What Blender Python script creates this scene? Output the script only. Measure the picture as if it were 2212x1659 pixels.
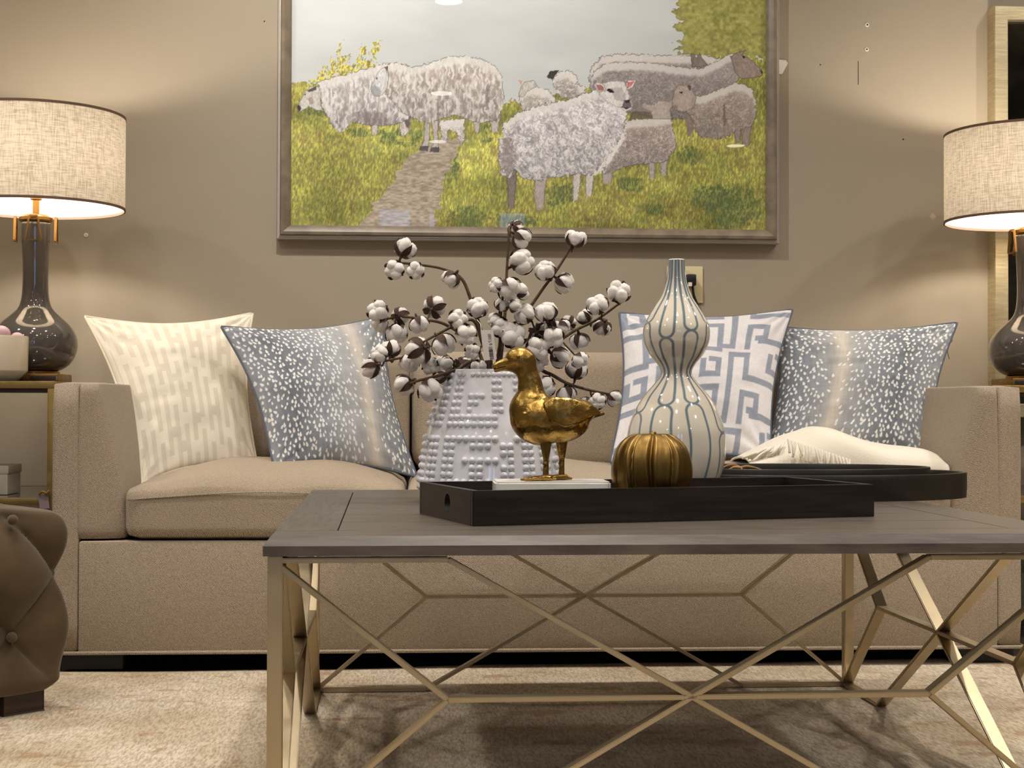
import bpy, bmesh, math, random
import numpy as np
from mathutils import Vector, Matrix

random.seed(7)
RNG = np.random.default_rng(11)
for o in list(bpy.data.objects):
    bpy.data.objects.remove(o)
scene = bpy.context.scene
COL = scene.collection

# ------------------------------------------------------------------ camera
F = 3300.0; PW, PH = 2212.0, 1659.0
CAM_H = 0.627
PSI = math.atan((1106 - 900) / F)          # turned slightly right of the wall's normal
PIT = math.atan((880 - 829.5) / F)         # a touch upwards
ROL = 0.0030
fw = Vector((math.sin(PSI) * math.cos(PIT), math.cos(PSI) * math.cos(PIT), math.sin(PIT)))
rt = Vector((math.cos(PSI), -math.sin(PSI), 0))
up = rt.cross(fw)
rr = rt * math.cos(ROL) + up * math.sin(ROL)
uu = up * math.cos(ROL) - rt * math.sin(ROL)
cam_d = bpy.data.cameras.new('camera'); cam = bpy.data.objects.new('camera', cam_d); COL.objects.link(cam)
cam_d.sensor_fit = 'HORIZONTAL'; cam_d.sensor_width = 36.0; cam_d.lens = F / PW * 36.0
cam_d.clip_start = 0.05; cam_d.clip_end = 60
M = Matrix((rr, uu, -fw)).transposed().to_4x4(); M.translation = (0, 0, CAM_H)
cam.matrix_world = M
scene.camera = cam

def at(px, py, Y):
    """world point seen at photo pixel (px,py) that stands at depth Y"""
    d = fw + rr * ((px - PW / 2) / F) + uu * ((PH / 2 - py) / F)
    k = Y / d.y
    return Vector((d.x * k, Y, CAM_H + d.z * k))

def mpp(Y):
    return Y / F            # metres per photo pixel at depth Y

# ------------------------------------------------------------------ world and exposure
w = bpy.data.worlds.new('world'); scene.world = w; w.use_nodes = True
w.node_tree.nodes['Background'].inputs[0].default_value = (0.9, 0.88, 0.85, 1)
w.node_tree.nodes['Background'].inputs[1].default_value = 0.10
scene.view_settings.view_transform = 'Standard'
scene.view_settings.look = 'None'
scene.view_settings.exposure = -0.22
scene.view_settings.gamma = 1.0
scene.view_settings.use_curve_mapping = False

WALL_Y = 4.72
CEIL = 2.90
WARM = (1.0, 0.925, 0.835)
E_DOWN = 17.0      # a recessed ceiling light
E_SPOT = 150.0      # a ceiling spotlight
E_NEAR = 8.0      # a recessed light over the seating group
E_LAMP = 16.0      # a table lamp bulb

# ------------------------------------------------------------------ helpers
def lin(c):
    c = np.asarray(c, float) / 255.0
    return np.where(c <= 0.04045, c / 12.92, ((c + 0.055) / 1.055) ** 2.4)
def lc(c):
    return tuple(float(v) for v in lin(c)) + (1.0,)

def new_mat(name):
    m = bpy.data.materials.new(name); m.use_nodes = True
    nt = m.node_tree
    return m, nt, nt.nodes['Principled BSDF']

def mat(name, col, rough=0.5, metal=0.0, spec=0.5, col2=None, scale=40.0, stretch=(1, 1, 1), bump=0.0, bscale=None,
        coat=0.0, sheen=0.0, detail=4.0, ramp=(0.35, 0.65), rvar=0.0, rot=(0, 0, 0), bdist=0.002):
    m, nt, b = new_mat(name)
    b.inputs['Roughness'].default_value = rough
    b.inputs['Metallic'].default_value = metal
    b.inputs['Specular IOR Level'].default_value = spec
    b.inputs['Coat Weight'].default_value = coat
    b.inputs['Coat Roughness'].default_value = 0.05
    b.inputs['Sheen Weight'].default_value = sheen
    b.inputs['Base Color'].default_value = lc(col)
    if col2 is None and bump == 0 and rvar == 0:
        return m
    tc = nt.nodes.new('ShaderNodeTexCoord')
    mp = nt.nodes.new('ShaderNodeMapping'); mp.inputs['Scale'].default_value = stretch
    mp.inputs['Rotation'].default_value = rot
    nt.links.new(tc.outputs['Object'], mp.inputs['Vector'])
    n = nt.nodes.new('ShaderNodeTexNoise'); n.inputs['Scale'].default_value = scale
    n.inputs['Detail'].default_value = detail
    nt.links.new(mp.outputs[0], n.inputs['Vector'])
    if col2 is not None:
        r = nt.nodes.new('ShaderNodeValToRGB')
        r.color_ramp.elements[0].position = ramp[0]; r.color_ramp.elements[0].color = lc(col)
        r.color_ramp.elements[1].position = ramp[1]; r.color_ramp.elements[1].color = lc(col2)
        nt.links.new(n.outputs['Fac'], r.inputs['Fac'])
        nt.links.new(r.outputs['Color'], b.inputs['Base Color'])
    if rvar:
        mr = nt.nodes.new('ShaderNodeMapRange')
        mr.inputs['From Min'].default_value = 0.3; mr.inputs['From Max'].default_value = 0.7
        mr.inputs['To Min'].default_value = max(0.02, rough - rvar); mr.inputs['To Max'].default_value = rough + rvar
        nt.links.new(n.outputs['Fac'], mr.inputs['Value']); nt.links.new(mr.outputs[0], b.inputs['Roughness'])
    if bump:
        n2 = n
        if bscale:
            n2 = nt.nodes.new('ShaderNodeTexNoise'); n2.inputs['Scale'].default_value = bscale
            n2.inputs['Detail'].default_value = detail
            nt.links.new(mp.outputs[0], n2.inputs['Vector'])
        bp = nt.nodes.new('ShaderNodeBump'); bp.inputs['Strength'].default_value = bump
        bp.inputs['Distance'].default_value = bdist
        nt.links.new(n2.outputs['Fac'], bp.inputs['Height']); nt.links.new(bp.outputs[0], b.inputs['Normal'])
    return m

def weave_mat(name, c1, c2, per=0.0050, bump=0.5, sheen=0.15, rough=0.9):
    """chunky basket weave from two crossed waves, broken up with noise"""
    m, nt, b = new_mat(name)
    b.inputs['Roughness'].default_value = rough; b.inputs['Sheen Weight'].default_value = sheen
    b.inputs['Specular IOR Level'].default_value = 0.2
    N = nt.nodes.new; L = nt.links.new
    tc = N('ShaderNodeTexCoord'); sep = N('ShaderNodeSeparateXYZ'); L(tc.outputs['Object'], sep.inputs[0])
    nz = N('ShaderNodeTexNoise'); nz.inputs['Scale'].default_value = 170; L(tc.outputs['Object'], nz.inputs['Vector'])
    k = 2 * math.pi / per
    def wv(a, bb, sa, sb):
        m1 = N('ShaderNodeMath'); m1.operation = 'MULTIPLY'; L(sep.outputs[a], m1.inputs[0]); m1.inputs[1].default_value = sa * k
        m2 = N('ShaderNodeMath'); m2.operation = 'MULTIPLY_ADD'; L(sep.outputs[bb], m2.inputs[0]); m2.inputs[1].default_value = sb * k
        L(m1.outputs[0], m2.inputs[2])
        m3 = N('ShaderNodeMath'); m3.operation = 'MULTIPLY_ADD'; L(nz.outputs['Fac'], m3.inputs[0]); m3.inputs[1].default_value = 6.0
        L(m2.outputs[0], m3.inputs[2])
        s = N('ShaderNodeMath'); s.operation = 'SINE'; L(m3.outputs[0], s.inputs[0]); return s
    s1 = wv('X', 'Y', 1.0, 0.35); s2 = wv('Z', 'Y', 1.3, 1.1)
    mu = N('ShaderNodeMath'); mu.operation = 'MULTIPLY'; L(s1.outputs[0], mu.inputs[0]); L(s2.outputs[0], mu.inputs[1])
    n3 = N('ShaderNodeTexNoise'); n3.inputs['Scale'].default_value = 420; L(tc.outputs['Object'], n3.inputs['Vector'])
    ad = N('ShaderNodeMath'); ad.operation = 'MULTIPLY_ADD'; L(n3.outputs['Fac'], ad.inputs[0]); ad.inputs[1].default_value = 1.6; L(mu.outputs[0], ad.inputs[2])
    r = N('ShaderNodeMapRange'); r.inputs['From Min'].default_value = -0.3; r.inputs['From Max'].default_value = 1.9
    L(ad.outputs[0], r.inputs['Value'])
    cr = N('ShaderNodeValToRGB'); cr.color_ramp.elements[0].color = lc(c1); cr.color_ramp.elements[1].color = lc(c2)
    L(r.outputs[0], cr.inputs['Fac']); L(cr.outputs['Color'], b.inputs['Base Color'])
    bp = N('ShaderNodeBump'); bp.inputs['Strength'].default_value = bump; bp.inputs['Distance'].default_value = 0.0012
    L(r.outputs[0], bp.inputs['Height']); L(bp.outputs[0], b.inputs['Normal'])
    return m

def col_mat(name, rough=0.85, spec=0.25, bump=0.15, bscale=600, sheen=0.1, coat=0.0):
    """material that shows a mesh's own printed colours (colour attribute 'Col')"""
    m, nt, b = new_mat(name)
    b.inputs['Roughness'].default_value = rough; b.inputs['Specular IOR Level'].default_value = spec
    b.inputs['Sheen Weight'].default_value = sheen; b.inputs['Coat Weight'].default_value = coat
    b.inputs['Coat Roughness'].default_value = 0.04
    a = nt.nodes.new('ShaderNodeVertexColor'); a.layer_name = 'Col'
    nt.links.new(a.outputs['Color'], b.inputs['Base Color'])
    if bump:
        tc = nt.nodes.new('ShaderNodeTexCoord')
        n = nt.nodes.new('ShaderNodeTexNoise'); n.inputs['Scale'].default_value = bscale
        nt.links.new(tc.outputs['Object'], n.inputs['Vector'])
        bp = nt.nodes.new('ShaderNodeBump'); bp.inputs['Strength'].default_value = bump; bp.inputs['Distance'].default_value = 0.001
        nt.links.new(n.outputs['Fac'], bp.inputs['Height']); nt.links.new(bp.outputs[0], b.inputs['Normal'])
    return m

def emit_mat(name, col, strength):
    m = bpy.data.materials.new(name); m.use_nodes = True; nt = m.node_tree; nt.nodes.clear()
    e = nt.nodes.new('ShaderNodeEmission'); e.inputs[0].default_value = (*col, 1); e.inputs[1].default_value = strength
    o = nt.nodes.new('ShaderNodeOutputMaterial'); nt.links.new(e.outputs[0], o.inputs[0]); return m

def root(name, loc, label, cat, group=None):
    o = bpy.data.objects.new(name, None); COL.objects.link(o); o.location = loc
    o.empty_display_size = 0.05
    o['label'] = label; o['category'] = cat
    if group: o['group'] = group
    return o
def tag(o, label, cat, group=None):
    o['label'] = label; o['category'] = cat
    if group: o['group'] = group
    return o
def inv(o):
    return Matrix.Translation(-o.location) if o.parent is None else Matrix.Identity(4)

def link(name, me, m=None, parent=None, smooth=True):
    """one mesh object; its vertices are in world space unless it is moved later"""
    if m is not None and len(me.materials) == 0: me.materials.append(m)
    if smooth and len(me.polygons):
        me.polygons.foreach_set('use_smooth', np.ones(len(me.polygons), bool))
    o = bpy.data.objects.new(name, me); COL.objects.link(o)
    if parent is not None:
        o.parent = parent
        o.matrix_parent_inverse = inv(parent)
    return o
def obj(name, v, f, m, parent=None, smooth=True):
    me = bpy.data.meshes.new(name)
    me.from_pydata([tuple(p) for p in v], [], [tuple(q) for q in f]); me.update()
    return link(name, me, m, parent, smooth)
def bm_obj(name, bm, m, parent=None, smooth=False):
    me = bpy.data.meshes.new(name); bm.to_mesh(me); bm.free()
    return link(name, me, m, parent, smooth)
def auto_smooth(o, ang=40):
    me = o.data
    me.polygons.foreach_set('use_smooth', np.ones(len(me.polygons), bool))
    me.set_sharp_from_angle(angle=math.radians(ang))
    return o
def struct(o):
    o['kind'] = 'structure'; return o

def box(name, lo, hi, m, parent=None, bev=0.0, seg=2, rot=None, piv=None):
    """box between two corners, edges rounded; rot = turn about z at piv"""
    bm = bmesh.new(); bmesh.ops.create_cube(bm, size=1.0)
    lo = Vector(lo); hi = Vector(hi); c = (lo + hi) / 2; s = hi - lo
    for v in bm.verts:
        v.co = Vector((c.x + v.co.x * s.x, c.y + v.co.y * s.y, c.z + v.co.z * s.z))
    if bev: bmesh.ops.bevel(bm, geom=list(bm.edges), offset=bev, segments=seg, affect='EDGES', profile=0.5)
    if rot:
        R = Matrix.Translation(piv) @ Matrix.Rotation(rot, 4, 'Z') @ Matrix.Translation(-Vector(piv))
        for v in bm.verts: v.co = R @ v.co
    o = bm_obj(name, bm, m, parent)
    return auto_smooth(o) if bev else o

def lathe(name, prof, c, m, parent=None, seg=64, cap=True):
    """prof: list of (radius, z) bottom to top around the vertical axis through c"""
    v = []; f = []
    for (r, z) in prof:
        for k in range(seg):
            a = 2 * math.pi * k / seg; v.append((c[0] + r * math.cos(a), c[1] + r * math.sin(a), c[2] + z))
    for i in range(len(prof) - 1):
        for k in range(seg):
            k2 = (k + 1) % seg; f.append((i * seg + k, i * seg + k2, (i + 1) * seg + k2, (i + 1) * seg + k))
    if cap:
        f.append(tuple(range(seg - 1, -1, -1))); n = len(prof) - 1; f.append(tuple(n * seg + k for k in range(seg)))
    o = obj(name, v, f, m, parent); return auto_smooth(o, 45)

def catmull(P, n=8):
    P = [Vector(p) for p in P]; out = []
    Q = [P[0] * 2 - P[1]] + P + [P[-1] * 2 - P[-2]]
    for i in range(1, len(Q) - 2):
        a, b, c, d = Q[i - 1:i + 3]
        for k in range(n):
            t = k / n
            out.append(0.5 * ((2 * b) + (c - a) * t + (2 * a - 5 * b + 4 * c - d) * t * t + (3 * b - a - 3 * c + d) * t ** 3))
    out.append(P[-1]); return out

def tube_geo(P, r, seg=8, closed=False):
    P = [Vector(p) for p in P]; n = len(P); v = []; f = []
    R = r if hasattr(r, '__len__') else [r] * n
    nrm = None
    for i in range(n):
        if closed: t = (P[(i + 1) % n] - P[i - 1]).normalized()
        else: t = (P[min(i + 1, n - 1)] - P[max(i - 1, 0)]).normalized()
        if nrm is None:
            nrm = t.cross(Vector((0, 0, 1)) if abs(t.z) < 0.9 else Vector((1, 0, 0))).normalized()
        else:
            nrm = (nrm - t * nrm.dot(t)).normalized()
        b = t.cross(nrm)
        for k in range(seg):
            a = 2 * math.pi * k / seg
            v.append(P[i] + (nrm * math.cos(a) + b * math.sin(a)) * R[i])
    m = n if closed else n - 1
    for i in range(m):
        j = (i + 1) % n
        for k in range(seg):
            k2 = (k + 1) % seg; f.append((i * seg + k, i * seg + k2, j * seg + k2, j * seg + k))
    if not closed:
        f.append(tuple(range(seg - 1, -1, -1))); f.append(tuple((n - 1) * seg + k for k in range(seg)))
    return v, f
def tube(name, P, r, m, parent=None, seg=8, closed=False):
    v, f = tube_geo(P, r, seg, closed); return obj(name, v, f, m, parent)

def merge_geo(parts):
    V = []; Fc = []
    for v, f in parts:
        o = len(V); V += list(v); Fc += [tuple(i + o for i in q) for q in f]
    return V, Fc

def rounded_grid(h, r, n):
    """surface of a rounded box with half sizes h: vertices (N,3) and quads"""
    h = np.array(h); V = []; Q = []
    t = np.tan(np.linspace(-1, 1, n + 1) * math.pi / 4)
    for ax in range(3):
        for sg in (-1, 1):
            a, b = np.meshgrid(t, t, indexing='ij'); p = np.zeros((n + 1, n + 1, 3))
            p[..., ax] = sg; p[..., (ax + 1) % 3] = a; p[..., (ax + 2) % 3] = b
            o = len(V) * (n + 1) ** 2; V.append(p.reshape(-1, 3))
            for i in range(n):
                for j in range(n):
                    q = (o + i * (n + 1) + j, o + (i + 1) * (n + 1) + j, o + (i + 1) * (n + 1) + j + 1, o + i * (n + 1) + j + 1)
                    Q.append(q if sg > 0 else q[::-1])
    P = np.concatenate(V); U = P.copy(); P = P * h
    core = np.clip(P, -(h - r), h - r); d = P - core
    ln = np.linalg.norm(d, axis=1, keepdims=True); ln[ln == 0] = 1
    return core + d / ln * r, U, Q

def weld(name, V, Q, m, parent):
    bm = bmesh.new(); vs = [bm.verts.new(tuple(p)) for p in V]
    for q in Q:
        try: bm.faces.new([vs[i] for i in q])
        except ValueError: pass
    bmesh.ops.remove_doubles(bm, verts=bm.verts, dist=1e-5)
    bmesh.ops.recalc_face_normals(bm, faces=bm.faces)
    return bm_obj(name, bm, m, parent, True)

def hash2(x, y, s):
    h = (x.astype(np.int64) * 374761393 + y.astype(np.int64) * 668265263 + s * 974711) & 0xffffffff
    h = ((h ^ (h >> 13)) * 1274126177) & 0xffffffff
    return ((h ^ (h >> 16)) & 0xffff) / 65535.0
def vn(x, y, s=0):
    xi = np.floor(x); yi = np.floor(y); fx = x - xi; fy = y - yi
    fx = fx * fx * (3 - 2 * fx); fy = fy * fy * (3 - 2 * fy)
    a = hash2(xi, yi, s); b = hash2(xi + 1, yi, s); c = hash2(xi, yi + 1, s); d = hash2(xi + 1, yi + 1, s)
    return (a * (1 - fx) + b * fx) * (1 - fy) + (c * (1 - fx) + d * fx) * fy
def fbm(x, y, s=0, o=3):
    t = 0; a = 0.5; tot = 0
    for k in range(o):
        t = t + a * vn(x * 2 ** k, y * 2 ** k, s + k); tot += a; a *= 0.5
    return t / tot

def grid_mesh(name, P, col, m, parent=None, smooth=True, flip=False):
    """P (nv,nu,3) world points, col (nv,nu,3) srgb 0-255 or None"""
    nv, nu = P.shape[:2]
    me = bpy.data.meshes.new(name)
    me.vertices.add(nv * nu); me.vertices.foreach_set('co', P.reshape(-1).astype(np.float32))
    i = np.arange((nv - 1) * nu).reshape(nv - 1, nu)[:, :-1]
    q = np.stack([i, i + 1, i + nu + 1, i + nu], -1).reshape(-1, 4)
    if flip: q = q[:, ::-1]
    nf = len(q); me.loops.add(nf * 4); me.polygons.add(nf)
    me.loops.foreach_set('vertex_index', q.reshape(-1).astype(np.int32))
    me.polygons.foreach_set('loop_start', np.arange(0, nf * 4, 4, dtype=np.int32))
    me.update(calc_edges=True)
    if col is not None:
        at_ = me.color_attributes.new('Col', 'FLOAT_COLOR', 'POINT')
        c = np.ones((nv * nu, 4), np.float32); c[:, :3] = lin(np.clip(col, 0, 255)).reshape(-1, 3)
        at_.data.foreach_set('color', c.reshape(-1))
    return link(name, me, m, parent, smooth)

def blob(name, parts, m, parent, voxel=0.003, smooth=6, fn=None):
    """organic solid: ellipsoids (centre, radii, rotation about y) and tapering limbs fused into one surface"""
    bm = bmesh.new()
    for p in parts:
        if p[0] == 'e':
            _, c, r, ry = p
            T = Matrix.Translation(c) @ Matrix.Rotation(ry, 4, 'Y') @ Matrix.Diagonal((r[0], r[1], r[2], 1))
            bmesh.ops.create_icosphere(bm, subdivisions=3, radius=1.0, matrix=T)
        else:
            _, P, R = p
            PP = catmull(P, 6); n = len(PP); RR = np.interp(np.linspace(0, 1, n), np.linspace(0, 1, len(R)), R)
            v, f = tube_geo(PP, RR, 14); vs = [bm.verts.new(q) for q in v]
            for q in f: bm.faces.new([vs[i] for i in q])
            for e in (0, -1):
                bmesh.ops.create_icosphere(bm, subdivisions=2, radius=RR[e], matrix=Matrix.Translation(PP[e]))
    me = bpy.data.meshes.new(name + '_raw'); bm.to_mesh(me); bm.free()
    o = bpy.data.objects.new('tmp', me); COL.objects.link(o)
    md = o.modifiers.new('r', 'REMESH'); md.mode = 'VOXEL'; md.voxel_size = voxel
    if smooth:
        sm = o.modifiers.new('s', 'SMOOTH'); sm.iterations = smooth; sm.factor = 0.5
    dg = bpy.context.evaluated_depsgraph_get(); me2 = bpy.data.meshes.new_from_object(o.evaluated_get(dg))
    bpy.data.objects.remove(o); bpy.data.meshes.remove(me)
    me2.name = name
    if fn:
        n = len(me2.vertices); a = np.zeros(n * 3, np.float32); me2.vertices.foreach_get('co', a)
        a = fn(a.reshape(-1, 3)); me2.vertices.foreach_set('co', a.reshape(-1).astype(np.float32)); me2.update()
    me2.materials.clear()
    return link(name, me2, m, parent)

def area_disk(name, loc, energy, size, target, col=WARM, parent=None, spread=None):
    l = bpy.data.lights.new(name, 'AREA'); l.shape = 'DISK'; l.size = size; l.energy = energy; l.color = col
    if spread: l.spread = spread
    o = bpy.data.objects.new(name, l); COL.objects.link(o)
    o.rotation_euler = (Vector(target) - Vector(loc)).to_track_quat('-Z', 'Y').to_euler(); o.location = loc
    if parent: o.parent = parent; o.matrix_parent_inverse = inv(parent)
    return o

# ------------------------------------------------------------------ materials
M_wall = mat('wall_paint', (160, 149, 131), 0.85, bump=0.12, scale=260, detail=3)
M_ceil = mat('ceiling_paint', (225, 220, 210), 0.9)
M_floor = mat('floor_wood', (48, 38, 32), 0.5, col2=(66, 52, 42), scale=8, stretch=(1, 12, 1))
M_sofa = weave_mat('sofa_weave', (108, 92, 76), (211, 194, 171), bump=0.8)
M_sofa_dark = mat('sofa_foot_black', (18, 17, 18), 0.6, bump=0.1, scale=80)
M_gold = mat('champagne_metal', (184, 169, 140), 0.36, 0.88, rvar=0.08, scale=30, bump=0.03, bscale=500)
M_lampgold = mat('antique_brass', (160, 122, 70), 0.32, 0.95, rvar=0.1, scale=50)
M_sidegold = mat('brushed_brass', (166, 140, 84), 0.4, 0.9, rvar=0.1, scale=60)
M_top = mat('grey_wash_oak', (70, 63, 58), 0.40, col2=(96, 88, 80), scale=9, stretch=(1.2, 14, 6), bump=0.12, bscale=26, detail=8)
M_top2 = mat('grey_wash_oak_end', (70, 63, 58), 0.40, col2=(95, 87, 79), scale=9, stretch=(14, 1.2, 6), bump=0.12, bscale=26, detail=8)
M_tray = mat('espresso_wood', (24, 18, 15), 0.4, col2=(42, 33, 28), scale=10, stretch=(1, 1, 12), bump=0.1, detail=6)
M_tray2 = mat('charcoal_lacquer', (27, 23, 20), 0.38, col2=(35, 30, 26), scale=20, bump=0.05)
M_marble = mat('white_marble', (232, 229, 222), 0.3, col2=(205, 200, 192), scale=12, detail=8, ramp=(0.5, 0.9))
M_duck = mat('gilt_leaf', (182, 150, 84), 0.3, 1.0, col2=(130, 102, 52), scale=38, bump=0.7, bscale=70, detail=6, rvar=0.14, bdist=0.003)
M_pump = mat('old_gold', (150, 122, 70), 0.36, 1.0, col2=(120, 95, 52), scale=14, bump=0.12, bscale=60, rvar=0.1)
M_white_glaze = mat('white_glaze', (232, 233, 240), 0.12, spec=0.55, coat=0.6)
M_black = mat('black_plastic', (20, 18, 17), 0.4)
M_lampbody = mat('charcoal_glaze', (84, 80, 76), 0.06, spec=0.6, coat=1.0)
M_cotton = mat('cotton_fibre', (246, 241, 236), 0.95, spec=0.1, sheen=0.6, bump=0.4, scale=160, detail=5, bdist=0.003)
M_burr = mat('dry_burr', (50, 28, 19), 0.7, col2=(96, 60, 38), scale=60, bump=0.4, ramp=(0.4, 0.75))
M_stem = mat('cotton_stem', (92, 72, 48), 0.8, col2=(66, 50, 36), scale=120, bump=0.4)
M_velvet = mat('brown_velvet', (70, 56, 38), 0.8, sheen=0.25, spec=0.15, col2=(90, 73, 51), scale=9, bump=0.05, bscale=300)
M_darkwood = mat('dark_wood', (48, 34, 26), 0.45, col2=(64, 46, 34), scale=10, stretch=(1, 1, 10))
M_throw = mat('white_wool', (234, 226, 210), 0.95, sheen=0.6, spec=0.1, bump=0.5, scale=220)
M_paper = mat('white_card', (228, 222, 216), 0.8)
M_ink = mat('black_ink', (60, 56, 56), 0.8)
M_ivory = mat('ivory_plastic', (214, 200, 160), 0.4)
M_steel = mat('zinc_screw', (200, 196, 188), 0.35, 0.8)

def make_shade_mat():
    m = bpy.data.materials.new('linen_shade'); m.use_nodes = True; nt = m.node_tree; nt.nodes.clear()
    N = nt.nodes.new; L = nt.links.new
    tc = N('ShaderNodeTexCoord')
    outs = []
    for sc in ((36, 36, 330), (330, 330, 30)):
        mp = N('ShaderNodeMapping'); mp.inputs['Scale'].default_value = sc; L(tc.outputs['Object'], mp.inputs['Vector'])
        n = N('ShaderNodeTexNoise'); n.inputs['Scale'].default_value = 1.0; n.inputs['Detail'].default_value = 3; L(mp.outputs[0], n.inputs['Vector']); outs.append(n)
    ad = N('ShaderNodeMath'); ad.operation = 'ADD'; L(outs[0].outputs['Fac'], ad.inputs[0]); L(outs[1].outputs['Fac'], ad.inputs[1])
    mr = N('ShaderNodeMapRange'); mr.inputs['From Min'].default_value = 0.72; mr.inputs['From Max'].default_value = 1.15; L(ad.outputs[0], mr.inputs['Value'])
    cr = N('ShaderNodeValToRGB'); cr.color_ramp.elements[0].color = lc((172, 159, 139)); cr.color_ramp.elements[1].color = lc((218, 206, 188))
    L(mr.outputs[0], cr.inputs['Fac'])
    d = N('ShaderNodeBsdfDiffuse'); t = N('ShaderNodeBsdfTranslucent'); L(cr.outputs[0], d.inputs[0]); L(cr.outputs[0], t.inputs[0])
    mx = N('ShaderNodeMixShader'); mx.inputs[0].default_value = 0.12; L(d.outputs[0], mx.inputs[1]); L(t.outputs[0], mx.inputs[2])
    o = N('ShaderNodeOutputMaterial'); L(mx.outputs[0], o.inputs[0]); return m
M_shade = make_shade_mat()
M_liner = mat('white_liner', (240, 234, 224), 0.8)
M_trim = mat('shade_trim', (118, 94, 80), 0.8)

def glass_pane_mat():
    m = bpy.data.materials.new('picture_glass'); m.use_nodes = True; nt = m.node_tree; nt.nodes.clear()
    N = nt.nodes.new; L = nt.links.new
    fr = N('ShaderNodeFresnel'); fr.inputs['IOR'].default_value = 1.4
    t = N('ShaderNodeBsdfTransparent'); g = N('ShaderNodeBsdfGlossy'); g.inputs['Roughness'].default_value = 0.0
    ge = N('ShaderNodeNewGeometry'); sb = N('ShaderNodeMath'); sb.operation = 'SUBTRACT'; sb.inputs[0].default_value = 1.0; L(ge.outputs['Backfacing'], sb.inputs[1])
    mu = N('ShaderNodeMath'); mu.operation = 'MULTIPLY'; L(fr.outputs[0], mu.inputs[0]); L(sb.outputs[0], mu.inputs[1])   # the far face of the pane lets light out
    mx = N('ShaderNodeMixShader'); L(mu.outputs[0], mx.inputs[0]); L(t.outputs[0], mx.inputs[1]); L(g.outputs[0], mx.inputs[2])
    o = N('ShaderNodeOutputMaterial'); L(mx.outputs[0], o.inputs[0]); return m
M_glass = glass_pane_mat()

# ------------------------------------------------------------------ the room
RX0, RX1, RY0 = -3.4, 4.2, -5.2
def slab(name, lo, hi, m): return struct(box(name, lo, hi, m))
slab('floor', (RX0, RY0, -0.1), (RX1, WALL_Y, 0), M_floor)
slab('ceiling', (RX0, RY0, CEIL), (RX1, WALL_Y, CEIL + 0.1), M_ceil)
slab('wall_back', (RX0 - .1, WALL_Y, -0.1), (RX1 + .1, WALL_Y + 0.1, CEIL + .1), M_wall)
slab('wall_left', (RX0 - .1, RY0, -0.1), (RX0, WALL_Y, CEIL + .1), M_wall)
slab('wall_right', (RX1, RY0, -0.1), (RX1 + .1, WALL_Y, CEIL + .1), M_wall)
slab('wall_front', (RX0 - .1, RY0 - .1, -0.1), (RX1 + .1, RY0, CEIL + .1), M_wall)
M_base = mat('baseboard_paint', (206, 198, 184), 0.5)
slab('baseboard_back', (RX0, WALL_Y - 0.016, 0), (RX1, WALL_Y, 0.11), M_base)
# shop windows in the wall behind the photographer: the blue panes mirrored in the picture's glass
M_day = emit_mat('daylight', (0.25, 0.5, 1.0), 7.0)
for k, (xa, xb, z1) in enumerate(((-0.354, -0.067, 2.50), (0.118, 0.16, 2.46), (0.79, 1.02, 2.48))):
    wv_ = struct(box('window_%d' % (k + 1), (xa - .03, RY0, 1.0), (xb + .03, RY0 + 0.02, z1 + .03), M_base))
    box('pane', (xa, RY0 + 0.02, 1.03), (xb, RY0 + 0.026, z1), M_day, wv_)

# ------------------------------------------------------------------ ceiling lights
M_lens = emit_mat('light_lens', (1.0, 0.93, 0.82), 22.0)
def downlight(x, y, energy, target=None, spread=2.4):
    r = root('recessed_downlight', (x, y, CEIL), 'round recessed downlight set flush in the ceiling', 'light', 'recessed ceiling lights')
    lathe('trim_ring', [(0.078, -0.001), (0.105, -0.004), (0.105, -0.0005), (0.078, -0.0005), (0.078, -0.001)], (x, y, CEIL), M_ceil, r, 40, cap=False)
    lathe('lens', [(0.077, -0.002), (0.077, -0.0008)], (x, y, CEIL), M_lens, r, 40)
    area_disk('downlight_lamp', (x, y, CEIL - 0.012), energy, 0.14, target or (x, y, 0), WARM, r, spread)
for x in (-2.3, 0.17, 2.75):
    for y in (0.83, -1.68, -3.7):
        downlight(x, y, E_DOWN)
for x in (-2.3, 2.75): downlight(x, 3.1, E_DOWN)

def spotlight(x, y, energy, tgt, size=55, blend=0.6, label='', soft=0.022):
    r = root('ceiling_spotlight', (x, y, CEIL), label, 'light', 'ceiling spotlights')
    d = (Vector(tgt) - Vector((x, y, CEIL - 0.10))).normalized()
    P = Vector((x, y, CEIL - 0.10))
    lathe('mount', [(0.045, -0.012), (0.045, -0.0005)], (x, y, CEIL), M_ceil, r, 24)
    tube('stem', [(x, y, CEIL - 0.012), P], 0.008, M_ceil, r, 10)
    v, f = tube_geo([P - d * 0.06, P + d * 0.0, P + d * 0.055], [0.030, 0.036, 0.04], 24)
    obj('can', v, f, M_ceil, r)
    l = bpy.data.lights.new('spot_lamp', 'SPOT'); l.energy = energy; l.color = (1.0, 0.95, 0.89); l.spot_size = math.radians(size)
    l.spot_blend = blend; l.shadow_soft_size = soft
    o = bpy.data.objects.new('spot_lamp', l); COL.objects.link(o); o.location = P + d * 0.075
    o.rotation_euler = d.to_track_quat('-Z', 'Y').to_euler(); o.parent = r; o.matrix_parent_inverse = inv(r)
spotlight(-0.28, 3.25, E_SPOT, (0.08, 4.7, 1.72), 84, 1.0, 'small white ceiling spotlight aimed at the sheep picture')
spotlight(2.35, 3.7, 34, (1.95, 4.7, 1.75), 60, 0.8, 'small white ceiling spotlight aimed at the tall mirror')
spotlight(-0.9, 2.5, 36, (-0.45, 4.0, 0.5), 70, 0.9, 'small white ceiling spotlight aimed at the left end of the sofa', 0.05)
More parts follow.
